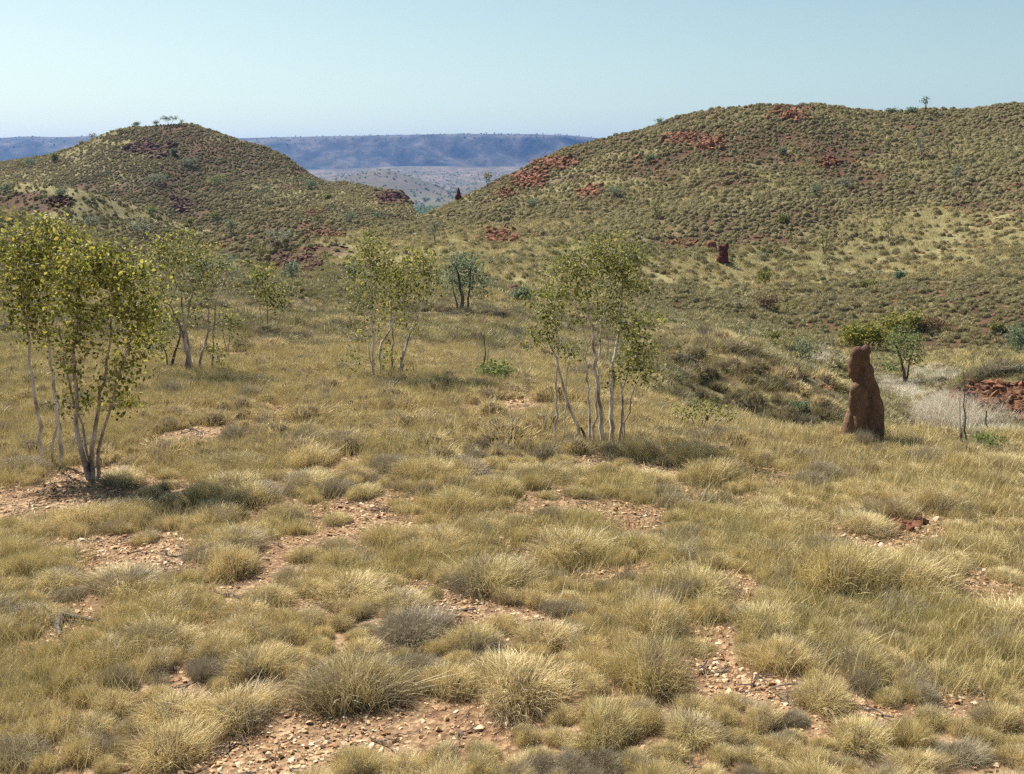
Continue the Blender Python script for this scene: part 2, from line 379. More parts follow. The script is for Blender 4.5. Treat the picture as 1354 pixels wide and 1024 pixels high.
def mat_ground():
    m, nt, nodes, links = newmat('stony_red_earth')
    ge = nodes.new('ShaderNodeNewGeometry'); pos = ge.outputs['Position']
    sep = nodes.new('ShaderNodeSeparateXYZ'); links.new(pos, sep.inputs[0]); Y = sep.outputs['Y']
    # pale ochre gravel close by
    vor = nodes.new('ShaderNodeTexVoronoi'); vor.inputs['Scale'].default_value = 16; links.new(pos, vor.inputs['Vector'])
    rc = ramp(nodes, [(0, (0.15, 0.095, 0.055)), (0.45, (0.25, 0.17, 0.10)), (0.8, (0.37, 0.26, 0.155)), (1, (0.56, 0.42, 0.26))])
    bw = nodes.new('ShaderNodeRGBToBW'); links.new(vor.outputs['Color'], bw.inputs[0]); links.new(bw.outputs[0], rc.inputs[0])
    n1 = noise(nodes, links, pos, 0.9, 5, 0.6)
    n1c = ramp(nodes, [(0.35, (0.62, 0.50, 0.45)), (0.65, (1, 1, 1))]); links.new(n1, n1c.inputs[0])
    near = mixc(nodes, links, 0.8, rc.outputs[0], n1c.outputs[0], 'MULTIPLY')
    # red-brown soil of the slopes, with patches of low dry grass
    n2 = noise(nodes, links, pos, 0.35, 6, 0.7)
    soil = ramp(nodes, [(0.3, (0.045, 0.030, 0.018)), (0.5, (0.080, 0.048, 0.027)), (0.74, (0.16, 0.075, 0.036))]); links.new(n2, soil.inputs[0])
    n3 = noise(nodes, links, pos, 0.045, 5, 0.65, (5, 2, 0))
    n4 = noise(nodes, links, pos, 0.8, 4, 0.7)
    gr = ramp(nodes, [(0.3, (0.16, 0.145, 0.072)), (0.7, (0.28, 0.25, 0.12))]); links.new(n4, gr.inputs[0])
    cv = N(nodes, 'ShaderNodeAttribute', attribute_name='cover'); rd = N(nodes, 'ShaderNodeAttribute', attribute_name='red')
    gsum = math_n(nodes, links, 'ADD', cv.outputs['Fac'], math_n(nodes, links, 'MULTIPLY', math_n(nodes, links, 'SUBTRACT', n4, 0.5), 0.5))
    gsum = math_n(nodes, links, 'SUBTRACT', gsum, math_n(nodes, links, 'MULTIPLY', remap(nodes, links, rd.outputs['Fac'], 0.60, 0.80), 0.4))
    gfac = remap(nodes, links, gsum, 0.38, 0.60)
    slope = mixc(nodes, links, gfac, soil.outputs[0], gr.outputs[0])
    c = mixc(nodes, links, N(nodes, 'ShaderNodeAttribute', attribute_name='far').outputs['Fac'], near, slope)
    # far country: scrub-dotted plain and escarpment
    n5 = noise(nodes, links, pos, 0.012, 6, 0.75)
    n6 = noise(nodes, links, pos, 0.055, 3, 0.8, (9, 0, 0))
    farc = ramp(nodes, [(0.35, (0.10, 0.085, 0.05)), (0.5, (0.14, 0.105, 0.08)), (0.62, (0.24, 0.17, 0.125))]); links.new(n5, farc.inputs[0])
    fard = mixc(nodes, links, remap(nodes, links, n6, 0.44, 0.62), farc.outputs[0], (0.055, 0.065, 0.035))
    upper = ramp(nodes, [(0.35, (0.020, 0.026, 0.024)), (0.50, (0.060, 0.060, 0.052)), (0.64, (0.15, 0.125, 0.10))]); links.new(n5, upper.inputs[0])
    fh = math_n(nodes, links, 'MULTIPLY', remap(nodes, links, Y, 1750, 1900), math_n(nodes, links, 'SUBTRACT', 1.0, remap(nodes, links, Y, 2280, 2480)))
    fard = mixc(nodes, links, math_n(nodes, links, 'MULTIPLY', fh, 0.65), fard, (0.085, 0.075, 0.06))
    fz = remap(nodes, links, Y, 3300, 3560)
    fard = mixc(nodes, links, fz, fard, upper.outputs[0])
    plain = ramp(nodes, [(0.4, (0.06, 0.08, 0.035)), (0.6, (0.17, 0.17, 0.08))]); links.new(n6, plain.inputs[0])
    farp = mixc(nodes, links, remap(nodes, links, Y, 1400, 1900), plain.outputs[0], fard)
    c = mixc(nodes, links, remap(nodes, links, Y, 300, 420), c, farp)
    p = nodes.new('ShaderNodeBsdfPrincipled'); p.inputs['Roughness'].default_value = 0.95; p.inputs['Specular IOR Level'].default_value = 0.15
    links.new(c, p.inputs['Base Color'])
    b = nodes.new('ShaderNodeBump'); b.inputs['Strength'].default_value = 0.7; b.inputs['Distance'].default_value = 0.03
    links.new(vor.outputs['Distance'], b.inputs['Height'])
    b2 = nodes.new('ShaderNodeBump'); b2.inputs['Strength'].default_value = 0.6; b2.inputs['Distance'].default_value = 0.12
    links.new(noise(nodes, links, pos, 4, 5, 0.7), b2.inputs['Height']); links.new(b.outputs[0], b2.inputs['Normal'])
    links.new(b2.outputs[0], p.inputs['Normal'])
    out = nodes.new('ShaderNodeOutputMaterial'); links.new(p.outputs[0], out.inputs[0]); return m
M_GROUND = mat_ground()

GRASSY = [(hit(px, py, 30)[:2], w, v) for px, py, w, v in [
    (560, 335, 14, .18), (760, 380, 14, .2), (660, 372, 12, .16), (880, 374, 6, .34), (940, 370, 6, .34), (1000, 368, 7, .34), (1075, 358, 7, .3), (1150, 345, 9, .34), (1230, 332, 9, .3), (1310, 318, 9, .28), (1060, 400, 5, .12), (1230, 478, 7, .2), (1320, 470, 7, .15), (620, 330, 10, .1),
    (60, 262, 12, .2), (160, 275, 12, .25), (130, 195, 18, .15), (330, 185, 15, .12), (450, 250, 14, .12), (480, 330, 9, .12), (300, 345, 12, .15),
    (1110, 415, 6, -.25), (1250, 400, 9, -.2), (920, 405, 7, -.3), (1010, 405, 6, -.25), (1200, 230, 30, -.12), (1100, 440, 6, -.15), (240, 230, 30, -.12)]]
REDDY = [(hit(px, py, 60)[:2], w, v) for px, py, w, v in [
    (960, 190, 14, .14), (1095, 215, 9, .2), (885, 325, 6, .22), (690, 312, 8, .2), (700, 240, 10, .25), (840, 215, 12, .12), (1330, 220, 14, .12), (980, 215, 14, .14), (1230, 205, 8, .14), (180, 190, 14, .12), (230, 190, 12, .12), (1020, 330, 5, .2), (410, 285, 8, .15), (395, 345, 6, .2), (1180, 300, 5, .1)]]
def field(x, y, L):
    s_ = 0
    for (c, w_, v) in L: s_ = s_ + v * (0.26 if L is REDDY else 1.0) * np.exp(-(((x - c[0]) / w_) ** 2 + ((y - c[1]) / (w_ * 1.2)) ** 2))
    return s_
RIDGES = [[(-300, 225, 175), (0, 234, 170), (50, 237, 164), (95, 242, 160), (130, 254, 162), (180, 272, 165), (230, 288, 170), (290, 299, 175)],
    [(-300, 215, 104), (-60, 250, 100), (0, 266, 98), (60, 284, 96), (100, 302, 94), (140, 322, 92)],
    [(300, 295, 149), (330, 284, 150), (370, 269, 152), (405, 269, 152), (450, 281, 152), (490, 290, 150)],
    [(330, 372, 96), (360, 350, 102), (385, 331, 108), (410, 310, 116), (440, 300, 120), (490, 296, 124)]]
RIDGES = [(np.array([P(*p)[0] / p[2] for p in r]), np.array([p[2] for p in r], float)) for r in RIDGES]
def crest(x, y):
    """+ on grassy spur crests, - on stony faces: sun and shade put into the cover"""
    a = x / np.maximum(y, 2.0); out = np.zeros_like(a)
    for ra, rd in RIDGES:
        inn = (a > ra[0]) & (a < ra[-1]); d = y - np.interp(a, ra, rd)
        out = out + inn * (np.exp(-((d + 0.5) / 3.5) ** 2) - 0.7 * np.clip((-d - 4) / 3, 0, 1) * np.clip((d + 30) / 8, 0, 1))  # paler crest line and darker face: painted sun and shade
    return out
def leftish(x, y): return np.clip((y - 185) / 15, 0, 1) * np.clip((-x) / 20, 0, 1) * (y < 400)
def grassy(x, y): return fbm(x / 16, y / 10, 4, 73) + 0.5 + field(x, y, GRASSY) + 0.26 * crest(x, y) - 0.05 * leftish(x, y)
def reddy(x, y): return fbm(x / 9 + 40, y / 5, 4, 97) + 0.5 + field(x, y, REDDY) - 0.12 * crest(x, y) + 0.01 * leftish(x, y)

# ------------------------------------------------------------------ ground sheet (polar), cut into ground / hills / escarpment
def build_ground():
    th_f = np.radians(np.linspace(-36, 36, 660))
    th_b = np.radians(np.linspace(36, 324, 60)[1:-1])
    th = np.concatenate([th_f, th_b]); nt_ = len(th)
    r = np.exp(np.linspace(math.log(1.5), math.log(8800), 860))
    r = np.unique(np.concatenate([r, np.linspace(3350, 4700, 110)])); nr = len(r)
    T, Rr = np.meshgrid(th, r)
    X = Rr * np.sin(T); Y = Rr * np.cos(T)
    Z = height(X, Y)
    V = np.stack([X.ravel(), Y.ravel(), Z.ravel()], 1)
    i = np.arange(nr - 1)[:, None]; j = np.arange(nt_)[None, :]; jn = (j + 1) % nt_
    F = np.stack([np.broadcast_to(i * nt_ + j, (nr - 1, nt_)), np.broadcast_to(i * nt_ + jn, (nr - 1, nt_)),
                  np.broadcast_to((i + 1) * nt_ + jn, (nr - 1, nt_)), np.broadcast_to((i + 1) * nt_ + j, (nr - 1, nt_))], -1).reshape(-1, 4)
    F = F[:, ::-1]
    cen = V[F].mean(1)
    a, ld = lookup(cen[:, 0], cen[:, 1])
    ia = np.round((a - AG[0]) / (AG[1] - AG[0])).astype(int); idd = np.clip(np.round((ld - LG[0]) / (LG[1] - LG[0])).astype(int), 0, ND - 1)
    own = OWNER[ia, idd]
    own[cen[:, 1] < 30] = 0
    groups = {'ground': (0,), 'hill_right': (1,), 'hill_left': (2,), 'spurs': (3, 4, 5, 6), 'escarpment': (7,), 'foothills': (8, 9)}
    for nm, ids in groups.items():
        f = F[np.isin(own, ids)]
        if nm == 'ground':                      # close the centre under the camera
            k = np.arange(nt_); c0 = len(V)
            Vc = np.vstack([V, [[0, 0, gz(0, 0)]]])
            fan = np.stack([k, (k + 1) % nt_, np.full(nt_, c0), np.full(nt_, c0)], 1)
            uq, inv = np.unique(f, return_inverse=True)
            me = mesh_np(nm, Vc[uq], inv.reshape(f.shape), mats=(M_GROUND,))
            fan3 = np.stack([k, np.full(nt_, nt_), (k + 1) % nt_], 1)
            mc = mesh_np('ground_centre', np.vstack([V[:nt_], [[0, 0, gz(0, 0)]]]), fan3, mats=(M_GROUND,))
            bm = bmesh.new(); bm.from_mesh(me); bm.from_mesh(mc)
            bm.to_mesh(me); bm.free()
        else:
            uq, inv = np.unique(f, return_inverse=True)
            me = mesh_np(nm, V[uq], inv.reshape(f.shape), mats=(M_GROUND,))
        q = np.empty(len(me.vertices) * 3, np.float32); me.vertices.foreach_get('co', q); q = q.reshape(-1, 3).astype(float)
        me.attributes.new('cover', 'FLOAT', 'POINT').data.foreach_set('value', grassy(q[:, 0], q[:, 1]).astype(np.float32))
        me.attributes.new('far', 'FLOAT', 'POINT').data.foreach_set('value', np.maximum(np.clip((q[:, 1] - 30) / 30, 0, 1), np.clip((q[:, 1] - 24.5) / 3, 0, 1) * np.clip((q[:, 0] - 3) / 1.5, 0, 1)).astype(np.float32))
        me.attributes.new('red', 'FLOAT', 'POINT').data.foreach_set('value', reddy(q[:, 0], q[:, 1]).astype(np.float32))
        o = link(nm, me); o['kind'] = 'structure'
build_ground()

# ------------------------------------------------------------------ spinifex meshes
def blade_mesh(name, n, R, H, width, segs, seed, mat, core=0.62, core_mat=None, stalks=0.03, sq=1.0, wisp=False, face_out=0.75):
    g = np.random.default_rng(seed)
    phi = g.uniform(0, 2 * np.pi, n)
    # lumpy outline of the hummock
    lump = 1 + 0.20 * np.sin(phi * 2 + g.uniform(0, 6)) + 0.16 * np.sin(phi * 3 + g.uniform(0, 6)) + 0.07 * np.sin(phi * 5 + g.uniform(0, 6))
    if wisp:
        rr = R * np.sqrt(g.uniform(0, 1, n)); root = np.stack([rr * np.cos(phi), rr * np.sin(phi), np.full(n, -0.02)], 1)
        L = H * g.uniform(0.45, 1.15, n); ang = g.uniform(0, 2 * np.pi, n); lean = g.uniform(0.1, 0.9, n)
        tip = root + np.stack([np.cos(ang) * lean * L + 0.12 * L, np.sin(ang) * lean * L, L], 1)
        ctl = (root * 0.55 + tip * 0.45); ctl[:, 2] += 0.25 * L
        outn = np.stack([np.cos(ang), np.sin(ang), np.full(n, 0.6)], 1)
    else:
        psi = np.arccos(np.clip(1 - g.uniform(0, 1.0, n) ** 0.95 * 1.10, -0.12, 1))
        jit = g.uniform(0.84, 1.04, n)
        st = g.uniform(0, 1, n) < stalks
        jit = np.where(st, g.uniform(1.15, 1.6, n), jit)
        sp = np.sin(psi) ** 0.78; cp = np.sign(np.cos(psi)) * np.abs(np.cos(psi)) ** 0.82
        tip = np.stack([R * lump * sp * np.cos(phi) * jit, R * lump * sp * np.sin(phi) * jit, H * cp * jit + 0.04], 1)
        tip[:, :2] += g.normal(0, 0.15 * R, (n, 2)); tip[:, 0] += 0.03; tip[:, 2] += g.normal(0, 0.05 * H, n)
        rr = g.uniform(0.25, 0.85, n)
        root = np.stack([tip[:, 0] * rr, tip[:, 1] * rr, np.full(n, -0.04) + tip[:, 2] * 0.30 * (1 - sq * 0.3)], 1)
        root[:, :2] += g.normal(0, 0.13 * R, (n, 2))
        ctl = 0.40 * root + 0.60 * tip; ctl[:, 2] += 0.20 * H
        ctl += g.normal(0, 0.09 * R, (n, 3))
        outn = np.stack([np.sin(psi) * np.cos(phi) / R, np.sin(psi) * np.sin(phi) / R, np.cos(psi) / H], 1)
    outn /= np.linalg.norm(outn, axis=1)[:, None]
    rnd = g.normal(0, 1, (n, 3)); rnd /= np.linalg.norm(rnd, axis=1)[:, None]
    nn = outn * face_out + rnd * (1 - face_out); nn /= np.linalg.norm(nn, axis=1)[:, None]
    Vs = []
    ts = np.linspace(0, 1, segs + 1)
    for k, t in enumerate(ts):
        c = (1 - t) ** 2 * root + 2 * t * (1 - t) * ctl + t * t * tip
        tan = 2 * (1 - t) * (ctl - root) + 2 * t * (tip - ctl)
        side = np.cross(tan, nn); side /= (np.linalg.norm(side, axis=1)[:, None] + 1e-9)
        w = width * (1 - 0.75 * t ** 1.5) * 0.5
        if k == segs: Vs.append(c)
        else: Vs.append(c - side * w); Vs.append(c + side * w)
    cnt = len(Vs); V = np.stack(Vs, 1).reshape(-1, 3)      # n x cnt
    base_i = np.arange(n)[:, None] * cnt
    tri = []
    for k in range(segs - 1):
        q = 2 * k; tri += [[q, q + 1, q + 3], [q, q + 3, q + 2]]
    q = 2 * (segs - 1); tri.append([q, q + 1, q + 2])
    F = (base_i[:, :, None] + np.array(tri)[None]).reshape(-1, 3)
    tint = g.beta(2.2, 2.2, n)
    if not wisp: tint = np.clip(tint - 0.30 * np.clip((psi - 1.05) / 0.5, 0, 1), 0, 1)      # dead grey-brown skirt that also paints front shade into the low blades
    if not wisp: tint = np.where(st, 0.95, tint)
    # clumps of like-coloured blades
    tint = np.clip(tint + 0.16 * np.sin(phi * 3 + seed) , 0, 1)
    T = np.repeat(tint, cnt)
    mats = [mat]
    mi = np.zeros(len(F), int)
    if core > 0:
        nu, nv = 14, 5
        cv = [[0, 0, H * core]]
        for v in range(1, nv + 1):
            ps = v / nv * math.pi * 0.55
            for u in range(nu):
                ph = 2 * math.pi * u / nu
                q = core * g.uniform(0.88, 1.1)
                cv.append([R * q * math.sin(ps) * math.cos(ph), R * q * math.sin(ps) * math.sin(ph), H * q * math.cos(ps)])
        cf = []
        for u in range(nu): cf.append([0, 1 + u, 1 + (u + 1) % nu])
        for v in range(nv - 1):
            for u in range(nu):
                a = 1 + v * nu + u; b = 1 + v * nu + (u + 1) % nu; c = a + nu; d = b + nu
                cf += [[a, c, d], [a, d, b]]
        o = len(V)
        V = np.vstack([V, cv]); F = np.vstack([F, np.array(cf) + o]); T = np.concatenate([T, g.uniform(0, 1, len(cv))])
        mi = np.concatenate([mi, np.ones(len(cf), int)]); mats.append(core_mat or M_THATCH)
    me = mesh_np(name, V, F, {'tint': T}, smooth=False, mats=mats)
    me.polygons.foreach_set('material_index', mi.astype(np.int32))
    return me

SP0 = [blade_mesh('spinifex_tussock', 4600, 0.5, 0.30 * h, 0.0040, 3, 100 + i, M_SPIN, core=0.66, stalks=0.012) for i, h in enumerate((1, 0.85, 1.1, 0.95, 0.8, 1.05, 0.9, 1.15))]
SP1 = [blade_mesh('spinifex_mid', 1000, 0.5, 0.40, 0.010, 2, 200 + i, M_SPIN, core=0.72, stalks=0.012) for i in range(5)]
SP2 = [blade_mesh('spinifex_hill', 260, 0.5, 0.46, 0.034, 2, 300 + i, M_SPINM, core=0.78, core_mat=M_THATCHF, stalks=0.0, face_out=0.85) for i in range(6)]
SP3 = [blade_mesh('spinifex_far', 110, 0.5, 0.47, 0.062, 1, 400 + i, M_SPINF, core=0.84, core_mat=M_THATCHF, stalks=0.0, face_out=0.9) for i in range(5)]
M_SPINB = mat_spinifex('spinifex_blades_brown',
    [(0, (0.10, 0.075, 0.045)), (0.3, (0.23, 0.19, 0.09)), (0.8, (0.37, 0.31, 0.14)), (1, (0.52, 0.43, 0.21))],
    [(0, (0.08, 0.075, 0.04)), (0.3, (0.17, 0.16, 0.07)), (0.8, (0.29, 0.27, 0.11)), (1, (0.42, 0.37, 0.17))],
    (0.15, 0.13, 0.11), 0.8)
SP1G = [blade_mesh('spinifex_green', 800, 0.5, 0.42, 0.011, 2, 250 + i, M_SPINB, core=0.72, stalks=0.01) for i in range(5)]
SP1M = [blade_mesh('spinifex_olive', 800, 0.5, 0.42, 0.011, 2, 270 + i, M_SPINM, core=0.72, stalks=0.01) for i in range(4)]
WS = [blade_mesh('dry_grass', 170, 0.42, 0.24, 0.0042, 3, 500 + i, M_WISP, core=0, wisp=True, face_out=0.3) for i in range(5)]
WS2 = [blade_mesh('dry_grass_far', 60, 0.5, 0.30, 0.018, 2, 520 + i, M_WISP, core=0, wisp=True, face_out=0.3) for i in range(4)]
PALE = [blade_mesh('pale_grass', 160, 0.6, 0.5, 0.012, 2, 540 + i, M_PALE, core=0, wisp=True, face_out=0.3) for i in range(3)]

def scatter(name, meshes, pts, scl, rot, var, tilt=None, flatz=None, normals=None):
    """one 'stuff' object: instances on points"""
    cl = bpy.data.collections.new(name + '_kinds')
    for i, me in enumerate(meshes):
        cl.objects.link(bpy.data.objects.new('%s_kind_%02d' % (name, i), me))
    n = len(pts)
    me = bpy.data.meshes.new(name); me.vertices.add(n); me.vertices.foreach_set('co', np.asarray(pts, np.float32).ravel())
    def vec(nm, arr):
        a = me.attributes.new(nm, 'FLOAT_VECTOR', 'POINT'); a.data.foreach_set('vector', np.asarray(arr, np.float32).ravel())
    vec('scl', scl); vec('rot', rot)
    a = me.attributes.new('var', 'INT', 'POINT'); a.data.foreach_set('value', np.asarray(var, np.int32))
    ng = bpy.data.node_groups.new(name + '_nodes', 'GeometryNodeTree')
    ng.interface.new_socket('Geometry', in_out='INPUT', socket_type='NodeSocketGeometry')
    ng.interface.new_socket('Geometry', in_out='OUTPUT', socket_type='NodeSocketGeometry')
    nd, lk = ng.nodes, ng.links
    gi = nd.new('NodeGroupInput'); go = nd.new('NodeGroupOutput')
    ci = nd.new('GeometryNodeCollectionInfo'); ci.inputs['Collection'].default_value = cl
    ci.inputs['Separate Children'].default_value = True; ci.inputs['Reset Children'].default_value = True
    ip = nd.new('GeometryNodeInstanceOnPoints'); ip.inputs['Pick Instance'].default_value = True
    def na(nm, dt):
        x = nd.new('GeometryNodeInputNamedAttribute'); x.data_type = dt; x.inputs['Name'].default_value = nm; return x
    s = na('scl', 'FLOAT_VECTOR'); r = na('rot', 'FLOAT_VECTOR'); v = na('var', 'INT')
    e2r = nd.new('FunctionNodeEulerToRotation')
    lk.new(gi.outputs[0], ip.inputs['Points']); lk.new(ci.outputs[0], ip.inputs['Instance'])
    lk.new(v.outputs['Attribute'], ip.inputs['Instance Index']); lk.new(s.outputs['Attribute'], ip.inputs['Scale'])
    lk.new(r.outputs['Attribute'], e2r.inputs[0]); lk.new(e2r.outputs[0], ip.inputs['Rotation'])
    lk.new(ip.outputs[0], go.inputs[0])
    o = link(name, me); md = o.modifiers.new('scatter', 'NODES'); md.node_group = ng
    o['kind'] = 'stuff'
    return o

# ------------------------------------------------------------------ where things grow
BARE = [(200, 730, 1.0), (225, 750, 0.7), (160, 715, 0.6), (640, 815, 0.75), (690, 825, 0.6), (560, 778, 0.45), (590, 800, .5), (480, 668, 0.9), (520, 700, 0.8), (560, 715, .7), (850, 690, 0.8),
        (800, 765, 0.55), (830, 755, .5), (975, 775, 0.6), (950, 800, 0.45), (930, 845, 0.45), (945, 880, 0.5), (960, 915, 0.45), (1010, 920, 0.55), (1040, 905, .4), (1205, 705, 0.8), (1180, 725, 0.6),
        (1100, 708, 0.6), (1290, 775, 0.9), (1240, 765, .5), (380, 985, 0.6), (340, 1010, 0.6), (390, 940, 0.3), (60, 850, 0.45), (120, 815, 0.55), (95, 832, 0.5), (30, 860, 0.35), (340, 690, 0.5), (240, 650, 0.8), (90, 690, 0.5),
        (1110, 965, 0.4), (1160, 950, 0.35), (460, 985, .35), (1030, 632, 0.7), (920, 650, 0.5), (690, 655, 0.5), (1322, 540, 1.5), (1285, 548, 1.2), (1345, 532, 1.4), (1100, 516, 0.9), (1215, 524, 2.4), (1250, 545, 1.9), (1180, 515, 1.5), (1300, 562, 1.2), (230, 580, 0.6), (300, 470, 1.2), (450, 615, .6), (650, 520, .7), (1270, 930, .35), (720, 700, .35), (1330, 690, .4), (410, 800, .3), (560, 660, .4), (1000, 660, .4), (130, 625, 1.0), (770, 610, .6)]
bare = np.array([(*hit(px, py)[:2], r * 0.85) for px, py, r in BARE])

bare[:, 2] = np.maximum(bare[:, 2], 0.2)
def bare_d(x, y):
    wob = 1 + 0.9 * (vnoise(x / 0.5, y / 0.5, 5) - 0.5) + 0.5 * (vnoise(x / 0.2, y / 0.2, 6) - 0.5)
    q = np.sqrt((x[:, None] - bare[None, :, 0]) ** 2 + (y[:, None] - bare[None, :, 1]) ** 2) / bare[None, :, 2]
    net = np.abs(vnoise(x / 1.9 + 0.6 * vnoise(x / .8, y / .8, 8), y / 1.9, 7) - 0.5) / (0.095 * np.clip((vnoise(x / 6, y / 6, 12) - 0.30) * 4, 0.05, 1) * np.where(y < 25, 1, 0.3) + 1e-4)
    return np.minimum(q.min(1), np.maximum(net, 0.25)) / wob

# hummocks that stand out in the photo: px, py of the middle of the foot, width in px, height factor, variant, label
KEY = [
    (155, 792, 108, 1.0, 1, 'flat-topped spinifex hummock standing alone between two gravel patches near the fallen branch'),
    (640, 790, 118, 1.1, 2, 'rounded straw spinifex hummock with dark front behind the widest gravel clearing'),
    (760, 752, 138, 0.9, 0, 'wide low grey-tinged spinifex hummock with dark front edge behind a gravel patch'),
    (330, 905, 100, 1.2, 3, 'hummock with dark hollow side left of the gravel channel at the lower left'),
    (462, 945, 165, 1.1, 5, 'large domed spinifex hummock right of the gravel channel at the lower left'),
    (940, 825, 66, 1.3, 2, 'small dark-fronted spinifex tuft beside the narrow stony channel'),
    (1022, 850, 112, 1.1, 6, 'grey-green domed spinifex hummock right of the narrow stony channel'),
    (868, 925, 150, 1.3, 7, 'tall shaggy straw hummock ending at the stony channel'),
    (690, 945, 175, 1.0, 0, 'broad shaggy hummock joined to the tall one before the stony channel'),
    (545, 860, 130, 1.1, 4, 'dome of straw spinifex left of the widest gravel clearing'),
    (1130, 795, 150, 1.5, 5, 'tall bristling straw hummock with long shadowed base, left half of the long ridge'),
    (1215, 790, 110, 1.4, 3, 'tall bristling hummock ending the long spinifex ridge at its gravel side'),
    (865, 850, 110, 1.4, 7, 'upright brown-based straw hummock above the stony channel'),
    (300, 970, 130, 1.0, 6, 'grey-violet dying spinifex hummock with pale dead stems'),
    (205, 865, 110, 1.0, 4, 'loose straw hummock between the fallen branch and the gravel channel'),
    (460, 800, 110, 0.9, 1, 'grey-crowned hummock on the rise above the domed ones'),
    (1190, 690, 60, 1.3, 2, 'dark-sided hummock on the crumbling red clod'),
    (920, 620, 62, 1.6, 5, 'dark upright tuft at the right of the white-stemmed trees'),
    (850, 612, 60, 1.5, 7, 'dark grey-green tuft in front of the white-stemmed trees'),
    (505, 585, 55, 1.0, 3, 'grey-green round hummock before the yellow tree clump'),
    (1150, 1000, 110, 1.0, 1, 'grey-violet dead hummock at the bottom of the view'),
    (1148, 597, 40, 1.9, 5, 'tall straw tuft hiding the right foot of the tall termite mound'),
    (1122, 596, 34, 1.8, 3, 'tall straw tuft hiding the left foot of the tall termite mound'),
    (720, 865, 100, .9, 2, 'pale straw tuft at the lower rim of the widest gravel clearing'),
]
tx = []; tr = []; thf = []; tv = []; tl = []
for px, py, w, hf, v, lab in KEY:
    x, y, z = hit(px, py)
    R = w / F0 * y / 2 * 1.0
    tx.append((x, y + R * 0.75)); tr.append(R); thf.append(hf); tv.append(v); tl.append(lab)
# dart throwing for the rest of the near field
def darts(tx, tr, n, dmin, dmax, amax, rfun, overlap):
    X = np.array(tx) if len(tx) else np.zeros((0, 2)); Rr = np.array(tr)
    cell = {}
    cs = 1.6
    for i, (p, r) in enumerate(zip(tx, tr)): cell.setdefault((int(p[0] // cs), int(p[1] // cs)), []).append((p[0], p[1], r))
    out = []
    d = np.sqrt(rng.uniform(dmin ** 2, dmax ** 2, n)); a = rng.uniform(-amax, amax, n)
    x = a * d; y = d; r = rfun(x, y, n)
    ok = bare_d(x, y) > 1.0 + 0.3 * (rng.uniform(0, 1, n) - .5)
    for k in range(n):
        if not ok[k]: continue
        cx_, cy_ = int(x[k] // cs), int(y[k] // cs); good = True
        for ii in (-1, 0, 1):
            for jj in (-1, 0, 1):
                for (qx, qy, qr) in cell.get((cx_ + ii, cy_ + jj), ()):
                    if (qx - x[k]) ** 2 + (qy - y[k]) ** 2 < (overlap * (qr + r[k])) ** 2: good = False; break
                if not good: break
            if not good: break
        if good:
            cell.setdefault((cx_, cy_), []).append((x[k], y[k], r[k])); out.append((x[k], y[k], r[k]))
    return out
def rf(x, y, n):
    return np.where(rng.uniform(0, 1, n) < 0.45, rng.uniform(0.27, 0.46, n), rng.uniform(0.13, 0.27, n)) * (0.9 + 0.5 * (vnoise(x / 5, y / 5, 77) - .3))
near = darts(tx, tr, 150000, 7.0, 34, 0.70, rf, 0.77)
near.sort(key=lambda t: (abs(t[0]) > 0.50 * t[1] or t[1] < 8.6, t[1]))
NKEY = len(tx)
proto = []
def put_tussock(x, y, R, hf, v, label):
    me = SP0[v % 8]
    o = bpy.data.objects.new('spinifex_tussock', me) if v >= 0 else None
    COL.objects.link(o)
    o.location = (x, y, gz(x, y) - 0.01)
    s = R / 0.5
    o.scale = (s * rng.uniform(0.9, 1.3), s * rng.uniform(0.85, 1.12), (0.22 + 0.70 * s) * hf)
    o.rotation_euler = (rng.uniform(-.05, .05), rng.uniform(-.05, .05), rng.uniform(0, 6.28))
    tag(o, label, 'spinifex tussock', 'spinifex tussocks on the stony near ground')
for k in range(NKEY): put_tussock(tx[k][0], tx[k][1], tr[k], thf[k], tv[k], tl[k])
NLAB = 'straw-coloured spinifex hummock among its like on the stony near slope'
for (x, y, r) in near[:300 - NKEY]:
    put_tussock(x, y, r, rng.uniform(0.75, 1.3), int(rng.integers(0, 8)), NLAB)
rest = near[300 - NKEY:]

def surf(x, y):
    e = 0.5
    z = height(x, y)
    return z, (height(x + e, y) - z) / e, (height(x, y + e) - z) / e

def grid_pts(d0, d1, sp, amax, jit=0.42):
    xs = np.arange(-amax * d1, amax * d1, sp); ys = np.arange(d0, d1, sp * 0.87)
    X, Y = np.meshgrid(xs, ys); X = X + (np.arange(len(ys)) % 2)[:, None] * sp / 2
    X = X + rng.uniform(-jit, jit, X.shape) * sp; Y = Y + rng.uniform(-jit, jit, Y.shape) * sp
    X = X.ravel(); Y = Y.ravel()
    m = (np.abs(X) < amax * Y) & (Y > d0) & (Y < d1)
    return X[m], Y[m]

def facing(x, y, zx, zy):
    n = np.stack([-zx, -zy, np.ones_like(zx)], 1)
    v = np.stack([-x, -y, 6 - height(x, y)], 1); v /= np.linalg.norm(v, axis=1)[:, None]
    return (n * v).sum(1) / np.linalg.norm(n, axis=1)

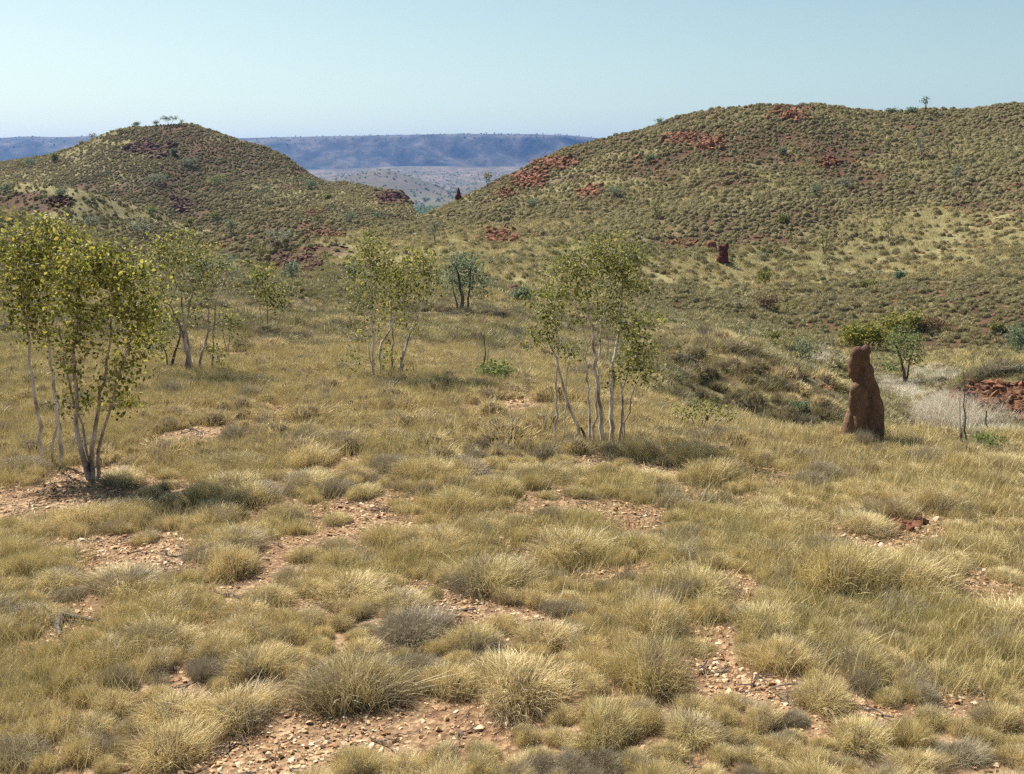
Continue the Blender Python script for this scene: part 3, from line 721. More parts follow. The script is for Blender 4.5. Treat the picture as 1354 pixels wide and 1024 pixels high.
def do_scatter(name, meshes, x, y, r, hf, label, cat, grp=None, sink=0.02, tilt=1.0):
    z, zx, zy = surf(x, y)
    n = len(x)
    k = 0.6 * tilt
    rot = np.stack([np.arctan(zy) * k, -np.arctan(zx) * k, np.zeros(n)], 1)
    # spin about own axis by choosing variants and mirrored scale; small random tilt
    spin = rng.uniform(0, 2 * np.pi, n)
    # spin first, then lean with the slope (XYZ euler applies z last, so turn the lean into the spun frame)
    lx, ly = rot[:, 0].copy(), rot[:, 1].copy()
    rot[:, 0] = lx * np.cos(spin) + ly * np.sin(spin); rot[:, 1] = -lx * np.sin(spin) + ly * np.cos(spin); rot[:, 2] = spin
    s = r / 0.5
    scl = np.stack([s * rng.uniform(0.85, 1.45, n), s * rng.uniform(0.85, 1.15, n), hf * (0.22 + 0.72 * s)], 1)
    o = scatter(name, meshes, np.stack([x, y, z - sink], 1), scl, rot, rng.integers(0, len(meshes), n))
    tag(o, label, cat, grp)
    return o

if rest:
    R_ = np.array(rest)
    fine = R_[:, 1] < 19
    q = R_[fine]
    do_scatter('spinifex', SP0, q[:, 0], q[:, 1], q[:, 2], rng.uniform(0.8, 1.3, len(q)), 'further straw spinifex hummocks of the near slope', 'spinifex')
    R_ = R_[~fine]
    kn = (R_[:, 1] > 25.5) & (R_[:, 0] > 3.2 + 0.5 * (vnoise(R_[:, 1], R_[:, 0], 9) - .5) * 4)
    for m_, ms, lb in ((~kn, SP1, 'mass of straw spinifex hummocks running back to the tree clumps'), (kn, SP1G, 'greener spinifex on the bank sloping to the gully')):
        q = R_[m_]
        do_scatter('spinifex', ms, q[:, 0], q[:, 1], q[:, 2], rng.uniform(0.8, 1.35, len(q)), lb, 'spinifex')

# middle distance 34-75 m
def spin_band(name, meshes, d0, d1, sp, amax, label, rlo, rhi, grow=1.0, dens=0.5):
    x, y = grid_pts(d0, d1, sp, amax)
    z, zx, zy = surf(x, y)
    f = facing(x, y, zx, zy)
    patch = fbm(x / 14, y / 14, 3, 91) + 0.5
    small = fbm(x / 2.2, y / 2.2, 2, 95) + 0.5
    red = reddy(x, y); gr_ = grassy(x, y)
    keep = (f > np.where(y < 60, -0.2, -0.05)) & (bare_d(x, y) > 1.0) & (rng.uniform(0, 1, len(x)) < 0.95 - 0.55 * np.clip((gr_ - .62) * 6, 0, 1)) & (small > 0.2) & ((red < 0.78) | (rng.uniform(0, 1, len(x)) < 0.45))
    x, y, patch = x[keep], y[keep], patch[keep]
    r = (rlo + (rhi - rlo) * rng.uniform(0, 1, len(x)) ** 1.3) * (0.50 + 1.1 * patch)
    return do_scatter(name, meshes, x, y, r, rng.uniform(0.8, 1.3, len(x)) * grow, label, 'spinifex')
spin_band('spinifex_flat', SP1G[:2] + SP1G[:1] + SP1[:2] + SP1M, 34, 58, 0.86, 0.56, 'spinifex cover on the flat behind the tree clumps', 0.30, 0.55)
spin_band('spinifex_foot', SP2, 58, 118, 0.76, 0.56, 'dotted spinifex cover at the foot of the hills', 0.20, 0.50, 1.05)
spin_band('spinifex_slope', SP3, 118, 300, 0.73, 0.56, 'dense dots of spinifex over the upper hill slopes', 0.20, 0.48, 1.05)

# loose dry grass
def grass_near():
    n = 21000
    d = np.sqrt(rng.uniform(7.0 ** 2, 46 ** 2, n)); a = rng.uniform(-0.68, 0.68, n); x = a * d; y = d
    dens = fbm(x / 3, y / 3, 3, 71) + 0.5 + 0.2 * np.clip((x - 2) / 6, 0, 1) + 0.20 * np.clip((d - 16) / 8, 0, 1)
    k = (bare_d(x, y) > 1.15) & (dens > 0.45 + 0.06 * np.clip((18 - y) / 6, 0, 1))
    k &= ~((y > 26) & (x > 3.5) & (rng.uniform(0, 1, n) < 0.8))
    x, y = x[k], y[k]
    do_scatter('dry_grass', WS, x, y, rng.uniform(0.35, 0.7, len(x)), rng.uniform(0.7, 1.5, len(x)), 'loose straw grass filling the gaps between the near hummocks', 'dry grass')
grass_near()
def grass_far():
    x, y = grid_pts(44, 150, 0.72, 0.56)
    x2, y2 = grid_pts(150, 280, 1.3, 0.56); x = np.concatenate([x, x2]); y = np.concatenate([y, y2])
    g = grassy(x, y)
    z, zx, zy = surf(x, y)
    k = (g > 0.50) & (reddy(x, y) < .72) & (facing(x, y, zx, zy) > 0)
    x, y = x[k], y[k]
    do_scatter('dry_grass_swathe', WS2, x, y, rng.uniform(0.4, 0.7, len(x)) * np.where(y > 150, 1.7, 1), rng.uniform(0.7, 1.3, len(x)) * np.where(y > 150, .7, 1), 'pale swathes of dry grass on the lower slopes', 'dry grass')
grass_far()
def pale_patch():
    c = [(1215, 522, 60, 14), (1250, 545, 70, 14), (1190, 515, 30, 10), (1300, 560, 60, 12), (1235, 500, 30, 12), (1160, 505, 20, 8), (1085, 478, 22, 10), (1320, 590, 30, 8)]
    P_ = []
    for px, py, w, h in c:
        for _ in range(int(w * 0.75)):
            p = hit(px + rng.normal(0, w * 0.5), py + rng.normal(0, h * 0.5), 26)
            P_.append(p)
    P_ = np.array(P_)
    do_scatter('pale_grass', PALE, P_[:, 0], P_[:, 1], rng.uniform(0.35, 0.6, len(P_)), rng.uniform(0.6, 1.2, len(P_)), 'whitish seeding grass along the gully behind the termite mound', 'pale grass')
pale_patch()

# ------------------------------------------------------------------ stones
def rock_hull(seed, n=14, flat_=0.7):
    g = np.random.default_rng(seed)
    bm = bmesh.new()
    for _ in range(n):
        v = g.normal(0, 1, 3); v /= np.linalg.norm(v); v *= g.uniform(0.75, 1.0)
        bm.verts.new((v[0], v[1] * g.uniform(.8, 1), v[2] * flat_))
    r = bmesh.ops.convex_hull(bm, input=bm.verts)
    bmesh.ops.delete(bm, geom=[e for e in r['geom_interior'] if isinstance(e, bmesh.types.BMVert)], context='VERTS')
    bmesh.ops.triangulate(bm, faces=bm.faces)
    bm.verts.index_update()
    V = np.array([v.co[:] for v in bm.verts]); F = np.array([[v.index for v in f.verts] for f in bm.faces]); bm.free()
    return V, F
HULLS = [rock_hull(900 + i, 12 + i % 4, 0.45 + 0.08 * (i % 5)) for i in range(12)]

def rotm(ax, ay, az):
    cx, sx, cy, sy, cz, sz = math.cos(ax), math.sin(ax), math.cos(ay), math.sin(ay), math.cos(az), math.sin(az)
    return np.array([[cz, -sz, 0], [sz, cz, 0], [0, 0, 1]]) @ np.array([[cy, 0, sy], [0, 1, 0], [-sy, 0, cy]]) @ np.array([[1, 0, 0], [0, cx, -sx], [0, sx, cx]])

def gravel():
    kinds = []
    for i, (V, F) in enumerate(HULLS[:8]):
        kinds.append(mesh_np('stone', V * 0.5, F, {'tint': np.full(len(V), (i + 0.5) / 8)}, smooth=False, mats=(M_PEB,)))
    n = 110000
    d = np.sqrt(rng.uniform(7.5 ** 2, 30 ** 2, n)); a = rng.uniform(-0.56, 0.56, n); x = a * d; y = d
    bd = bare_d(x, y)
    k = (y < 26) & (bd < 1.2) | (rng.uniform(0, 1, n) < 0.10)
    x, y = x[k], y[k]; m = len(x)
    # extra dense stones right in the clearings
    ex = []
    for bx, by, br in bare:
        if by > 32: continue
        q = int(700 * br * br)
        rr = br * 1.15 * np.sqrt(rng.uniform(0, 1, q)); ph = rng.uniform(0, 6.283, q)
        ex.append(np.stack([bx + rr * np.cos(ph), by + rr * np.sin(ph)], 1))
    ex = np.vstack(ex); x = np.concatenate([x, ex[:, 0]]); y = np.concatenate([y, ex[:, 1]]); m = len(x)
    s = np.exp(rng.normal(math.log(0.030), 0.5, m)); s = np.clip(s, 0.012, 0.13)
    z = height(x, y)
    scl = np.stack([s * rng.uniform(0.8, 1.5, m), s, s * rng.uniform(0.5, 1.0, m)], 1)
    rot = np.stack([rng.normal(0, 0.3, m), rng.normal(0, 0.3, m), rng.uniform(0, 6.28, m)], 1)
    o = scatter('gravel', kinds, np.stack([x, y, z + s * 0.12], 1), scl, rot, rng.integers(0, 8, m))
    tag(o, 'ochre stone chips littering the bare clearings', 'gravel')
gravel()

def twigs():
    kinds = []
    for i in range(5):
        g = np.random.default_rng(70 + i); p = np.zeros((5, 3)); p[:, 0] = np.linspace(-.5, .5, 5); p[:, 1:] += g.normal(0, 0.05, (5, 2)); p[:, 2] = np.abs(p[:, 2])
        V, F = tube_mesh([(p, np.linspace(0.03, 0.012, 5)), (np.array([p[2], p[2] + [0.15, 0.18, 0.05], p[2] + [0.25, 0.30, 0.03]]), np.array([.018, .012, .008]))], 4)
        kinds.append(mesh_np('twig', V, F, mats=(M_DEAD,)))
    n = 5000; d = np.sqrt(rng.uniform(7.5 ** 2, 26 ** 2, n)); a = rng.uniform(-0.56, 0.56, n); x = a * d; y = d
    k = (bare_d(x, y) < 1.3) & (rng.uniform(0, 1, n) < 0.8); x, y = x[k], y[k]; m = len(x); sz = rng.uniform(0.08, 0.38, m)
    tag(scatter('dead_twigs', kinds, np.stack([x, y, height(x, y) + 0.012], 1), np.stack([sz, sz, sz], 1), np.stack([rng.normal(0, .2, m), rng.normal(0, .12, m), rng.uniform(0, 6.28, m)], 1), rng.integers(0, 5, m)), 'grey dead twigs lying about the clearings', 'twigs')

def slope_stones():
    kinds = [mesh_np('slope_stone', V, F, {'tint': np.full(len(V), 0.1)}, smooth=False, mats=(M_ROCK if i % 3 else M_ROCKD,)) for i, (V, F) in enumerate(HULLS[:9])]
    x, y = grid_pts(45, 290, 0.9, 0.56)
    red = reddy(x, y)
    rr = rng.uniform(0, 1, len(x))
    k = (rr < 0.025) | ((red > 0.64) & (rr < 0.75 * np.clip((red - .6) * 8, 0, 1)))
    x, y = x[k], y[k]; n = len(x)
    z = height(x, y); s = np.exp(rng.normal(math.log(0.20), 0.5, n)); s = np.minimum(s, 0.8)
    scl = np.stack([s * rng.uniform(0.8, 1.6, n), s, s * rng.uniform(0.5, 0.9, n)], 1)
    rot = np.stack([rng.normal(0, 0.3, n), rng.normal(0, 0.3, n), rng.uniform(0, 6.28, n)], 1)
    tag(scatter('rubble', kinds, np.stack([x, y, z], 1), scl, rot, rng.integers(0, 9, n)), 'red rubble showing between hummocks on the hill slopes', 'rubble')
slope_stones()

def outcrop(px, py, wpx, hpx, n, mat, label, name='rock_outcrop', cat='rock outcrop', grp='rock outcrops on the slopes', d0=20, strike=0.3, size=1.0, sx=.21):
    x, y, z = hit(px, py, d0)
    k = y / F0
    Wm, Hm = wpx * k, hpx * k
    Vs = []; Fs = []; o = 0
    g = np.random.default_rng(int(px * 7 + py))
    for i in range(n):
        qx = px + np.clip(g.normal(0, sx), -sx * 2, sx * 2) * wpx; qy = py - np.clip(g.normal(0, .22), -.45, .45) * hpx
        gx, gy, gzz = hit(qx, qy, max(d0, y * 0.8), y * 1.25)
        V, F = HULLS[g.integers(0, 12)]
        s = min(Hm * 0.20, 0.12 + 0.0018 * y) * min(math.exp(g.normal(0, 0.45)), 1.5) * size
        M = rotm(strike + g.normal(0, .25), g.normal(0, .3), g.uniform(-0.5, 0.5))
        S = np.array([s * g.uniform(0.9, 1.6), s * g.uniform(0.7, 1.2), s * g.uniform(0.9, 1.6)])
        Vs.append((V * S) @ M.T + np.array([gx, gy, gzz + s * 0.25])); Fs.append(F + o); o += len(V)
    V = np.vstack(Vs) - np.array([x, y, z]); F = np.vstack(Fs)
    ob = link(name, mesh_np(name, V, F, smooth=False, mats=(mat,)), loc=(x, y, z))
    tag(ob, label, cat, grp)
    return ob

OC = [
    (700, 238, 52, 26, 80, M_ROCK, 'bright orange-red outcrop below the skyline of the right hill'),
    (668, 256, 30, 14, 30, M_ROCK, 'small red outcrop just right of the far dark termite mound'),
    (735, 216, 64, 18, 50, M_ROCK, 'red ledge running up the skyline toward the hilltop'),
    (780, 255, 34, 20, 36, M_ROCK, 'slanting orange ledge on the mid slope of the right hill'),
    (660, 312, 64, 22, 60, M_ROCK, 'dull red stony scar low on the right hill'),
    (542, 295, 16, 10, 16, M_ROCK, 'small orange rock knob where the right hill meets the valley'),
    (520, 262, 52, 20, 60, M_ROCKD, 'dark crags ending the right flank of the left hill'),
    (240, 272, 34, 20, 34, M_ROCKD, 'black overhung rocks at the foot of the left hill'),
    (78, 266, 44, 16, 20, M_ROCKD, 'dark crag under the crest of the grassy spur at the left'),
    (200, 198, 80, 26, 40, M_ROCKD, 'dark stony brow near the top of the left hill'),
    (395, 347, 66, 28, 70, M_ROCKD, 'rugged brown outcrop on the low spur behind the yellow trees'),
    (430, 310, 60, 14, 46, M_ROCK, 'orange layered ledge above the rugged brown outcrop'),
    (418, 282, 22, 14, 18, M_ROCK, 'small orange crag on the rounded knoll between the hills'),
    (905, 184, 64, 18, 46, M_ROCK, 'red ledges below the left shoulder of the right hilltop'),
    (940, 190, 44, 20, 40, M_ROCK, 'orange crag high on the right hill'),
    (1045, 152, 70, 20, 44, M_ROCK, 'red blocks scattered along the summit of the right hill'),
    (1095, 215, 40, 14, 30, M_ROCK, 'dull red scar in the middle of the right hill face'),
    (895, 325, 60, 16, 36, M_ROCK, 'red bare bank left of the slope termite mound'),
    (1230, 205, 50, 8, 20, M_ROCK, 'thin pale-orange ledge high at the right'),
    (1335, 250, 30, 14, 20, M_ROCK, 'orange rocks on the slope at the right edge'),
    (1325, 540, 190, 70, 520, M_ROCKE, 'large jumbled red-brown outcrop beyond the gully at the right edge'),
    (1100, 517, 40, 14, 40, M_ROCK, 'orange rubble bank left of the tall termite mound'),
    (1050, 495, 60, 14, 30, M_ROCK, 'low red stones along the crest of the gully bank'),
    (1215, 567, 34, 18, 30, M_ROCKD, 'dark stones at the gully lip right of the tall termite mound'),
    (965, 465, 50, 10, 20, M_ROCK, 'sparse red stones on the grassy dip'),
    (1160, 490, 30, 16, 22, M_ROCKD, 'dark stones under the bushes behind the termite mound'),
]
for (px, py, w, h, n, mt, lab) in OC:
    outcrop(px, py, w, h, int(n * 2.9), mt, lab, d0=24, size=0.85 if w == 190 else 1.0, sx=.27 if w == 190 else .21)
outcrop(1195, 688, 60, 40, 60, M_MOUNDR, 'crumbling red earth clod among the near hummocks at the right', 'earth_clod', 'earth clod', None, d0=8, size=0.7)
outcrop(1010, 607, 22, 12, 24, M_MOUNDR, 'low red crumbling nest stub in the near grass', 'earth_clod', 'earth clod', None, d0=8, size=0.8)
outcrop(1292, 626, 9, 12, 14, M_MOUND, 'tiny pointed clay stub in the pale grass at the right', 'earth_clod', 'earth clod', None, d0=8, size=0.9)

# ------------------------------------------------------------------ termite mounds
def blob_mound(name, blobs, mat, label, base, voxel=0.035, disp=0.05, cat='termite mound'):
    """blobs: (x, y, z, rx, ry, rz) in metres from the base, fused into one lumpy mass"""
    bm = bmesh.new()
    for (x, y, z, rx, ry, rz) in blobs:
        r = bmesh.ops.create_icosphere(bm, subdivisions=3, radius=1)
        for v in r['verts']: v.co = Vector((v.co.x * rx + x, v.co.y * ry + y, v.co.z * rz + z))
    me = bpy.data.meshes.new(name + '_lumps'); bm.to_mesh(me); bm.free()
    o = bpy.data.objects.new(name + '_lumps', me); COL.objects.link(o)
    md = o.modifiers.new('r', 'REMESH'); md.mode = 'VOXEL'; md.voxel_size = voxel
    sm = o.modifiers.new('s', 'SMOOTH'); sm.factor = 0.5; sm.iterations = 3
    dg = bpy.context.evaluated_depsgraph_get(); ev = o.evaluated_get(dg)
    m2 = bpy.data.meshes.new_from_object(ev, depsgraph=dg)
    bpy.data.objects.remove(o); bpy.data.meshes.remove(me)
    n = len(m2.vertices); co = np.empty(n * 3, np.float32); m2.vertices.foreach_get('co', co); co = co.reshape(-1, 3)
    no = np.empty(n * 3, np.float32); m2.vertices.foreach_get('normal', no); no = no.reshape(-1, 3)
    q = fbm(co[:, 0] * 3 + co[:, 2] * 0.8, co[:, 1] * 3 + co[:, 2] * 1.7, 4, 81) * 1.2 + fbm(co[:, 0] * 9 + co[:, 2] * 5, co[:, 1] * 9 - co[:, 2] * 6, 3, 83) * 0.5
    co = co + no * (q * disp)[:, None]
    m2.vertices.foreach_set('co', co.astype(np.float32).ravel()); m2.update(); m2.name = name
    for p in m2.polygons: p.use_smooth = True
    m2.materials.clear(); m2.materials.append(mat)
    ob = link(name, m2, loc=base)
    tag(ob, label, cat, 'termite mounds')
    return ob

bx, by, bz = hit(1139, 586)
k = by / F0
def mb(px, py, rx, rz, dy=0.0, ry=None):      # from photo pixels to metres on the mound's own plane
    return ((px - 1139) * k, dy, (586 - py) * k, rx * k, (ry or rx * 0.95) * k, rz * k)
blobs = [
    mb(1139, 600, 27, 22), mb(1138, 572, 21, 34), mb(1141, 545, 19, 36), mb(1143, 520, 14.5, 34), mb(1139, 497, 10.5, 26), mb(1136, 476, 7.0, 18),
    mb(1121, 572, 8.5, 36, -0.06, 11), mb(1131, 562, 9, 48, -0.20, 8), mb(1157, 566, 8.5, 44, -0.05, 12), mb(1150, 548, 8, 50, -0.17, 8), mb(1143, 575, 7, 34, -0.25, 6),
    mb(1124, 520, 8, 24, -0.12, 9), mb(1123, 509, 8, 10, -0.16, 8), mb(1160, 545, 6, 26, 0.02), mb(1134, 524, 8, 26, -0.16, 8),
    mb(1123, 481, 9, 17, -0.02), mb(1126, 467, 8.5, 14, -0.03), mb(1120, 489, 7.5, 10, -0.04), mb(1136, 459, 6.4, 7.5, -0.06), mb(1136, 472, 7.0, 10, -0.05), mb(1129, 463, 5.5, 8, 0.02),
    mb(1141, 497, 8, 22, -0.12, 8), mb(1128, 500, 8.5, 9, -0.05), mb(1150, 515, 9, 18, 0.0)]
blob_mound('termite_mound', blobs, M_MOUND, 'tall brown lumpy termite mound with a knobbed head at the edge of the near grass', (bx, by, bz), 0.022, 0.075)

x, y, z = hit(606, 266, 100)
k2 = y / F0
def mb2(u, v, rx, rz): return (u * k2, 0, v * k2, rx * k2, rx * k2, rz * k2)
blob_mound('termite_mound', [mb2(0, 2, 4.6, 6), mb2(0, 7, 4.2, 6), mb2(0.3, 12, 2.8, 5.5), mb2(0.5, 16, 1.6, 4)], M_MOUNDD,
           'distant dark pointed termite mound standing on the ridge against the valley', (x, y, z - 0.2), 0.1, 0.12)
x, y, z = hit(955, 347, 60)
k2 = y / F0
blob_mound('termite_mound', [mb2(0, 3, 8, 8), mb2(1, 10, 6.5, 8), mb2(2, 17, 5, 6), mb2(5, 20, 3, 6), mb2(-3, 17, 3.2, 6)], M_MOUNDD,
           'dark horned termite mound on the lower slope of the right hill', (x, y, z), 0.08, 0.15)
x, y, z = hit(941, 330, 60)
k2 = y / F0
blob_mound('termite_mound', [mb2(0, 2, 7, 6), mb2(0, 6, 5.5, 6), mb2(-3, 5, 4, 5)], M_MOUNDR,
           'squat orange termite mound beside the dark horned one', (x, y, z), 0.08, 0.15)

# ------------------------------------------------------------------ trees
def tube_mesh(chains, sides=6):
    Vs = []; Fs = []; off = 0
    ang = np.arange(sides) * 2 * np.pi / sides
    for pts, rad in chains:
        pts = np.asarray(pts); n = len(pts)
        if n < 2: continue
        t = np.gradient(pts, axis=0); t /= (np.linalg.norm(t, axis=1)[:, None] + 1e-9)
        ref = np.array([0.31, 0.95, 0.1]); u = np.cross(t, ref); u /= (np.linalg.norm(u, axis=1)[:, None] + 1e-9); v = np.cross(t, u)
        ring = pts[:, None, :] + np.asarray(rad)[:, None, None] * (np.cos(ang)[None, :, None] * u[:, None, :] + np.sin(ang)[None, :, None] * v[:, None, :])
        Vs.append(ring.reshape(-1, 3))
        i = np.arange(n - 1)[:, None]; j = np.arange(sides)[None]; jn = (j + 1) % sides
        f = np.stack([i * sides + j, i * sides + jn, (i + 1) * sides + jn, (i + 1) * sides + j], -1).reshape(-1, 4) + off
        Fs.append(f); off += n * sides
    return np.vstack(Vs), np.vstack(Fs)

def leaf_arrays(cent, n_each, spread, size, g, aspect=0.62, hang=0.25):
    c = np.repeat(cent, n_each, axis=0); n = len(c)
    c = c + g.normal(0, spread, (n, 3)) * np.array([1, 1, 0.8])
    s = size * g.uniform(0.55, 1.3, n)
    t = g.normal(0, 1, (n, 3)); t[:, 2] -= hang; t /= np.linalg.norm(t, axis=1)[:, None]
    r = g.normal(0, 1, (n, 3)); w = np.cross(t, r); w /= np.linalg.norm(w, axis=1)[:, None]; nn = np.cross(t, w)
    t = t * s[:, None]; w = w * (s * aspect * 0.5)[:, None]; nn = nn * (s * 0.10)[:, None]
    # six-point pointed oval, folded along the midrib
    a = c - t * 0.5; b = c + t * 0.5
    V = np.stack([a, c - t * 0.22 + w + nn, c + t * 0.15 + w * 0.9 + nn, b, c + t * 0.15 - w * 0.9 + nn, c - t * 0.22 - w + nn], 1).reshape(-1, 3)
    i = np.arange(n)[:, None] * 6
    F = (i[:, :, None] + np.array([[0, 1, 2], [0, 2, 3], [0, 3, 4], [0, 4, 5]])[None]).reshape(-1, 3)
    tint = np.clip(g.beta(1.8, 1.8, n), 0, 1)
    return V, F, np.repeat(tint, 6)

def grow(stems, blobs, g, step=0.22, npts=60, top_r=0.006):
    """stems: list of (pts Nx3, r0, r1).  blobs: (centre, radii, count).  Twigs grow from the nearest limb to points inside the blobs."""
    nodes = []; rad = []; parent = []
    for pts, r0, r1 in stems:
        pts = np.asarray(pts, float)
        seg = np.linalg.norm(np.diff(pts, axis=0), axis=1); L = np.concatenate([[0], np.cumsum(seg)])
        m = max(4, int(L[-1] / step)); q = np.linspace(0, L[-1], m)
        c = np.stack([np.interp(q, L, pts[:, k]) for k in range(3)], 1)
        c[1:-1] += g.normal(0, step * 0.10, (m - 2, 3)) * np.array([1, 1, 0.3])
        r = r0 + (r1 - r0) * (q / L[-1]) ** 0.8
        st = len(nodes)
        for i in range(m):
            nodes.append(c[i]); rad.append(r[i]); parent.append(st + i - 1 if i else -1)
    nstem = len(nodes)
    chains = []
    s = 0
    for i in range(1, nstem + 1):
        if i == nstem or parent[i] == -1:
            chains.append((np.array(nodes[s:i]), np.array(rad[s:i]))); s = i
    tips = []
    att = []
    for c, rr, cnt in blobs:
        v = g.normal(0, 1, (cnt, 3)); v /= np.linalg.norm(v, axis=1)[:, None]; v *= (g.uniform(0.15, 1, cnt) ** 0.45)[:, None]
        att.append(np.asarray(c) + v * np.asarray(rr))
    att = np.vstack(att)
    base_z = min(n[2] for n in nodes)
    NP = np.array(nodes)
    order = np.argsort([np.min(np.linalg.norm(NP - a, axis=1)) for a in att])
    NR = np.array(rad); hmin = base_z + 0.50 * (NP[:, 2].max() - base_z)
    for k in order:
        a = att[k]
        d = a - NP; dist = np.linalg.norm(d, axis=1)
        cost = dist + 1.2 * np.maximum(0, -d[:, 2]) + 3.0 * (NP[:, 2] < hmin) * (a[2] > hmin)
        j = int(np.argmin(cost)); L = dist[j]
        if L < 0.04: tips.append(a); continue
        m = max(3, int(L / step) + 2)
        t = np.linspace(0, 1, m)
        mid = NP[j] + d[j] * 0.5 + np.array([0, 0, 0.10 * L]) + g.normal(0, 0.10 * L, 3)
        c = ((1 - t) ** 2)[:, None] * NP[j] + (2 * t * (1 - t))[:, None] * mid + (t ** 2)[:, None] * a
        r0 = min(NR[j] * 0.7, 0.008 + 0.010 * L); r = np.maximum(r0 + (top_r * 0.5 - r0) * t, 0.0036)
        chains.append((c, r))
        NP = np.vstack([NP, c[1:]]); NR = np.concatenate([NR, r[1:]])
        tips.append(a)
        tips.append(c[-2])
    return chains, np.array(tips)

LN = 0.82
def tree(label, cat, base_px, d, stems, blobs, bark, leafm, leaf_n=9, leaf_s=0.07, spread=0.10, name='gum_tree', rad=0.045, grp=None, seed=1, depthspread=0.8, sides=6, tubemin=0.0):
    """stems: pixel polylines [(px,py),...] from the foot up, with optional per-stem depth drift; blobs: (px, py, rx_px, ry_px, count)"""
    g = np.random.default_rng(seed)
    x0, y0, z0 = hit(*base_px) if d is None else (ray(*base_px)[0] * d, d, gz(ray(*base_px)[0] * d, d))
    k = y0 / F0
    zoff = z0 - P(base_px[0], base_px[1], y0)[2]
    S = []
    for st in stems:
        pts = st['p']; dr = st.get('drift', 0.0); n = len(pts); L = []
        for i, (px, py) in enumerate(pts):
            dd = y0 + dr * i / max(1, n - 1)
            X, Y, Z = P(px, py, dd); L.append((X, Y, Z + zoff))
        gx, gy = L[0][0], L[0][1]
        L[0] = (gx, gy, gz(gx, gy) - 0.08)
        S.append((L, st.get('r', rad), st.get('r1', max(0.008, rad * 0.25))))
    B = []
    for (px, py, rx, ry, cnt) in blobs:
        dd = y0 + g.uniform(-1, 1) * rx * k * 0.35
        X, Y, Z = P(px, py, dd)
        B.append(((X, Y, Z + zoff), (rx * k, rx * k * depthspread, ry * k), cnt))
    if not B: chains = [(np.array(p), np.linspace(r0, r1, len(p))) for p, r0, r1 in S]; tips = None
    else: chains, tips = grow(S, B, g, step=max(0.18, 6 * k))
    org = np.array([x0, y0, z0])
    V, F = tube_mesh([(np.asarray(p) - org, np.maximum(np.asarray(r), tubemin)) for p, r in chains], sides)
    e = bpy.data.objects.new(name, None); COL.objects.link(e); e.location = (x0, y0, z0)
    tag(e, label, cat, grp)
    link('trunk', mesh_np('trunk', V, F, mats=(bark,)), e)
    if tips is not None and leaf_n > 0:
        nn_ = max(1, int(round(leaf_n * (LN if name == 'gum_tree' else 0.8))))
        V, F, T = leaf_arrays(tips - org, nn_, spread * (1.35 if name == 'gum_tree' else 1.15), leaf_s * 0.95, g, 0.56)
        link('crown', mesh_np('crown', V, F, {'tint': T}, smooth=False, mats=(leafm,)), e)
    return e

G1 = 'gum trees on the near flat'
# A: dark multi-stemmed gum at the left front
tree('leafy yellow-green gum with several dark mottled stems from one foot, in front at the left', 'gum tree', (117, 634), None,
     [dict(p=[(118, 634), (108, 600), (101, 540), (98, 470), (103, 400), (104, 360)], r=0.055),
      dict(p=[(122, 634), (121, 590), (133, 520), (146, 455), (150, 410), (146, 370)], r=0.05, drift=0.5),
      dict(p=[(126, 633), (131, 590), (145, 540), (160, 490), (172, 455), (186, 430)], r=0.04, drift=-0.4),
      dict(p=[(120, 632), (112, 575), (94, 520), (84, 470), (78, 430)], r=0.028, drift=0.7)],
     [(105, 345, 38, 36, 46), (150, 355, 40, 36, 46), (90, 390, 30, 36, 30), (165, 400, 42, 40, 46), (120, 430, 34, 30, 26), (186, 450, 28, 30, 24), (155, 490, 28, 24, 18), (95, 470, 26, 28, 16),
      (165, 525, 20, 14, 12), (100, 530, 26, 16, 10), (200, 410, 22, 26, 14), (190, 365, 20, 20, 12)], M_BARKM, M_LEAFY, leaf_n=10, leaf_s=0.082, spread=0.10, grp=G1, seed=11)
# B, C: white stems left
tree('slender white-stemmed gum at the far left edge, its stem leaning left', 'gum tree', (56, 615), None,
     [dict(p=[(56, 615), (54, 580), (48, 530), (40, 480), (34, 430), (28, 380), (26, 340)], r=0.042)],
     [(25, 320, 32, 28, 42), (10, 370, 30, 38, 36), (48, 350, 28, 34, 34), (20, 420, 26, 28, 20), (-25, 360, 36, 50, 40), (55, 410, 22, 26, 16)], M_BARKW, M_LEAFY, leaf_n=9, leaf_s=0.078, grp=G1, seed=12)
tree('gum with two white stems between the leaning stem and the dark-stemmed gum', 'gum tree', (72, 618), None,
     [dict(p=[(66, 617), (70, 588), (76, 560), (74, 530)], r=0.034, r1=0.02), dict(p=[(78, 616), (79, 580), (75, 530), (67, 480), (60, 430), (64, 380), (70, 340)], r=0.045, drift=0.4)],
     [(70, 325, 32, 26, 40), (50, 380, 26, 30, 26), (85, 370, 26, 34, 28), (60, 440, 24, 24, 16), (72, 300, 22, 14, 14)], M_BARKW, M_LEAFY, leaf_n=9, leaf_s=0.078, grp=G1, seed=13)
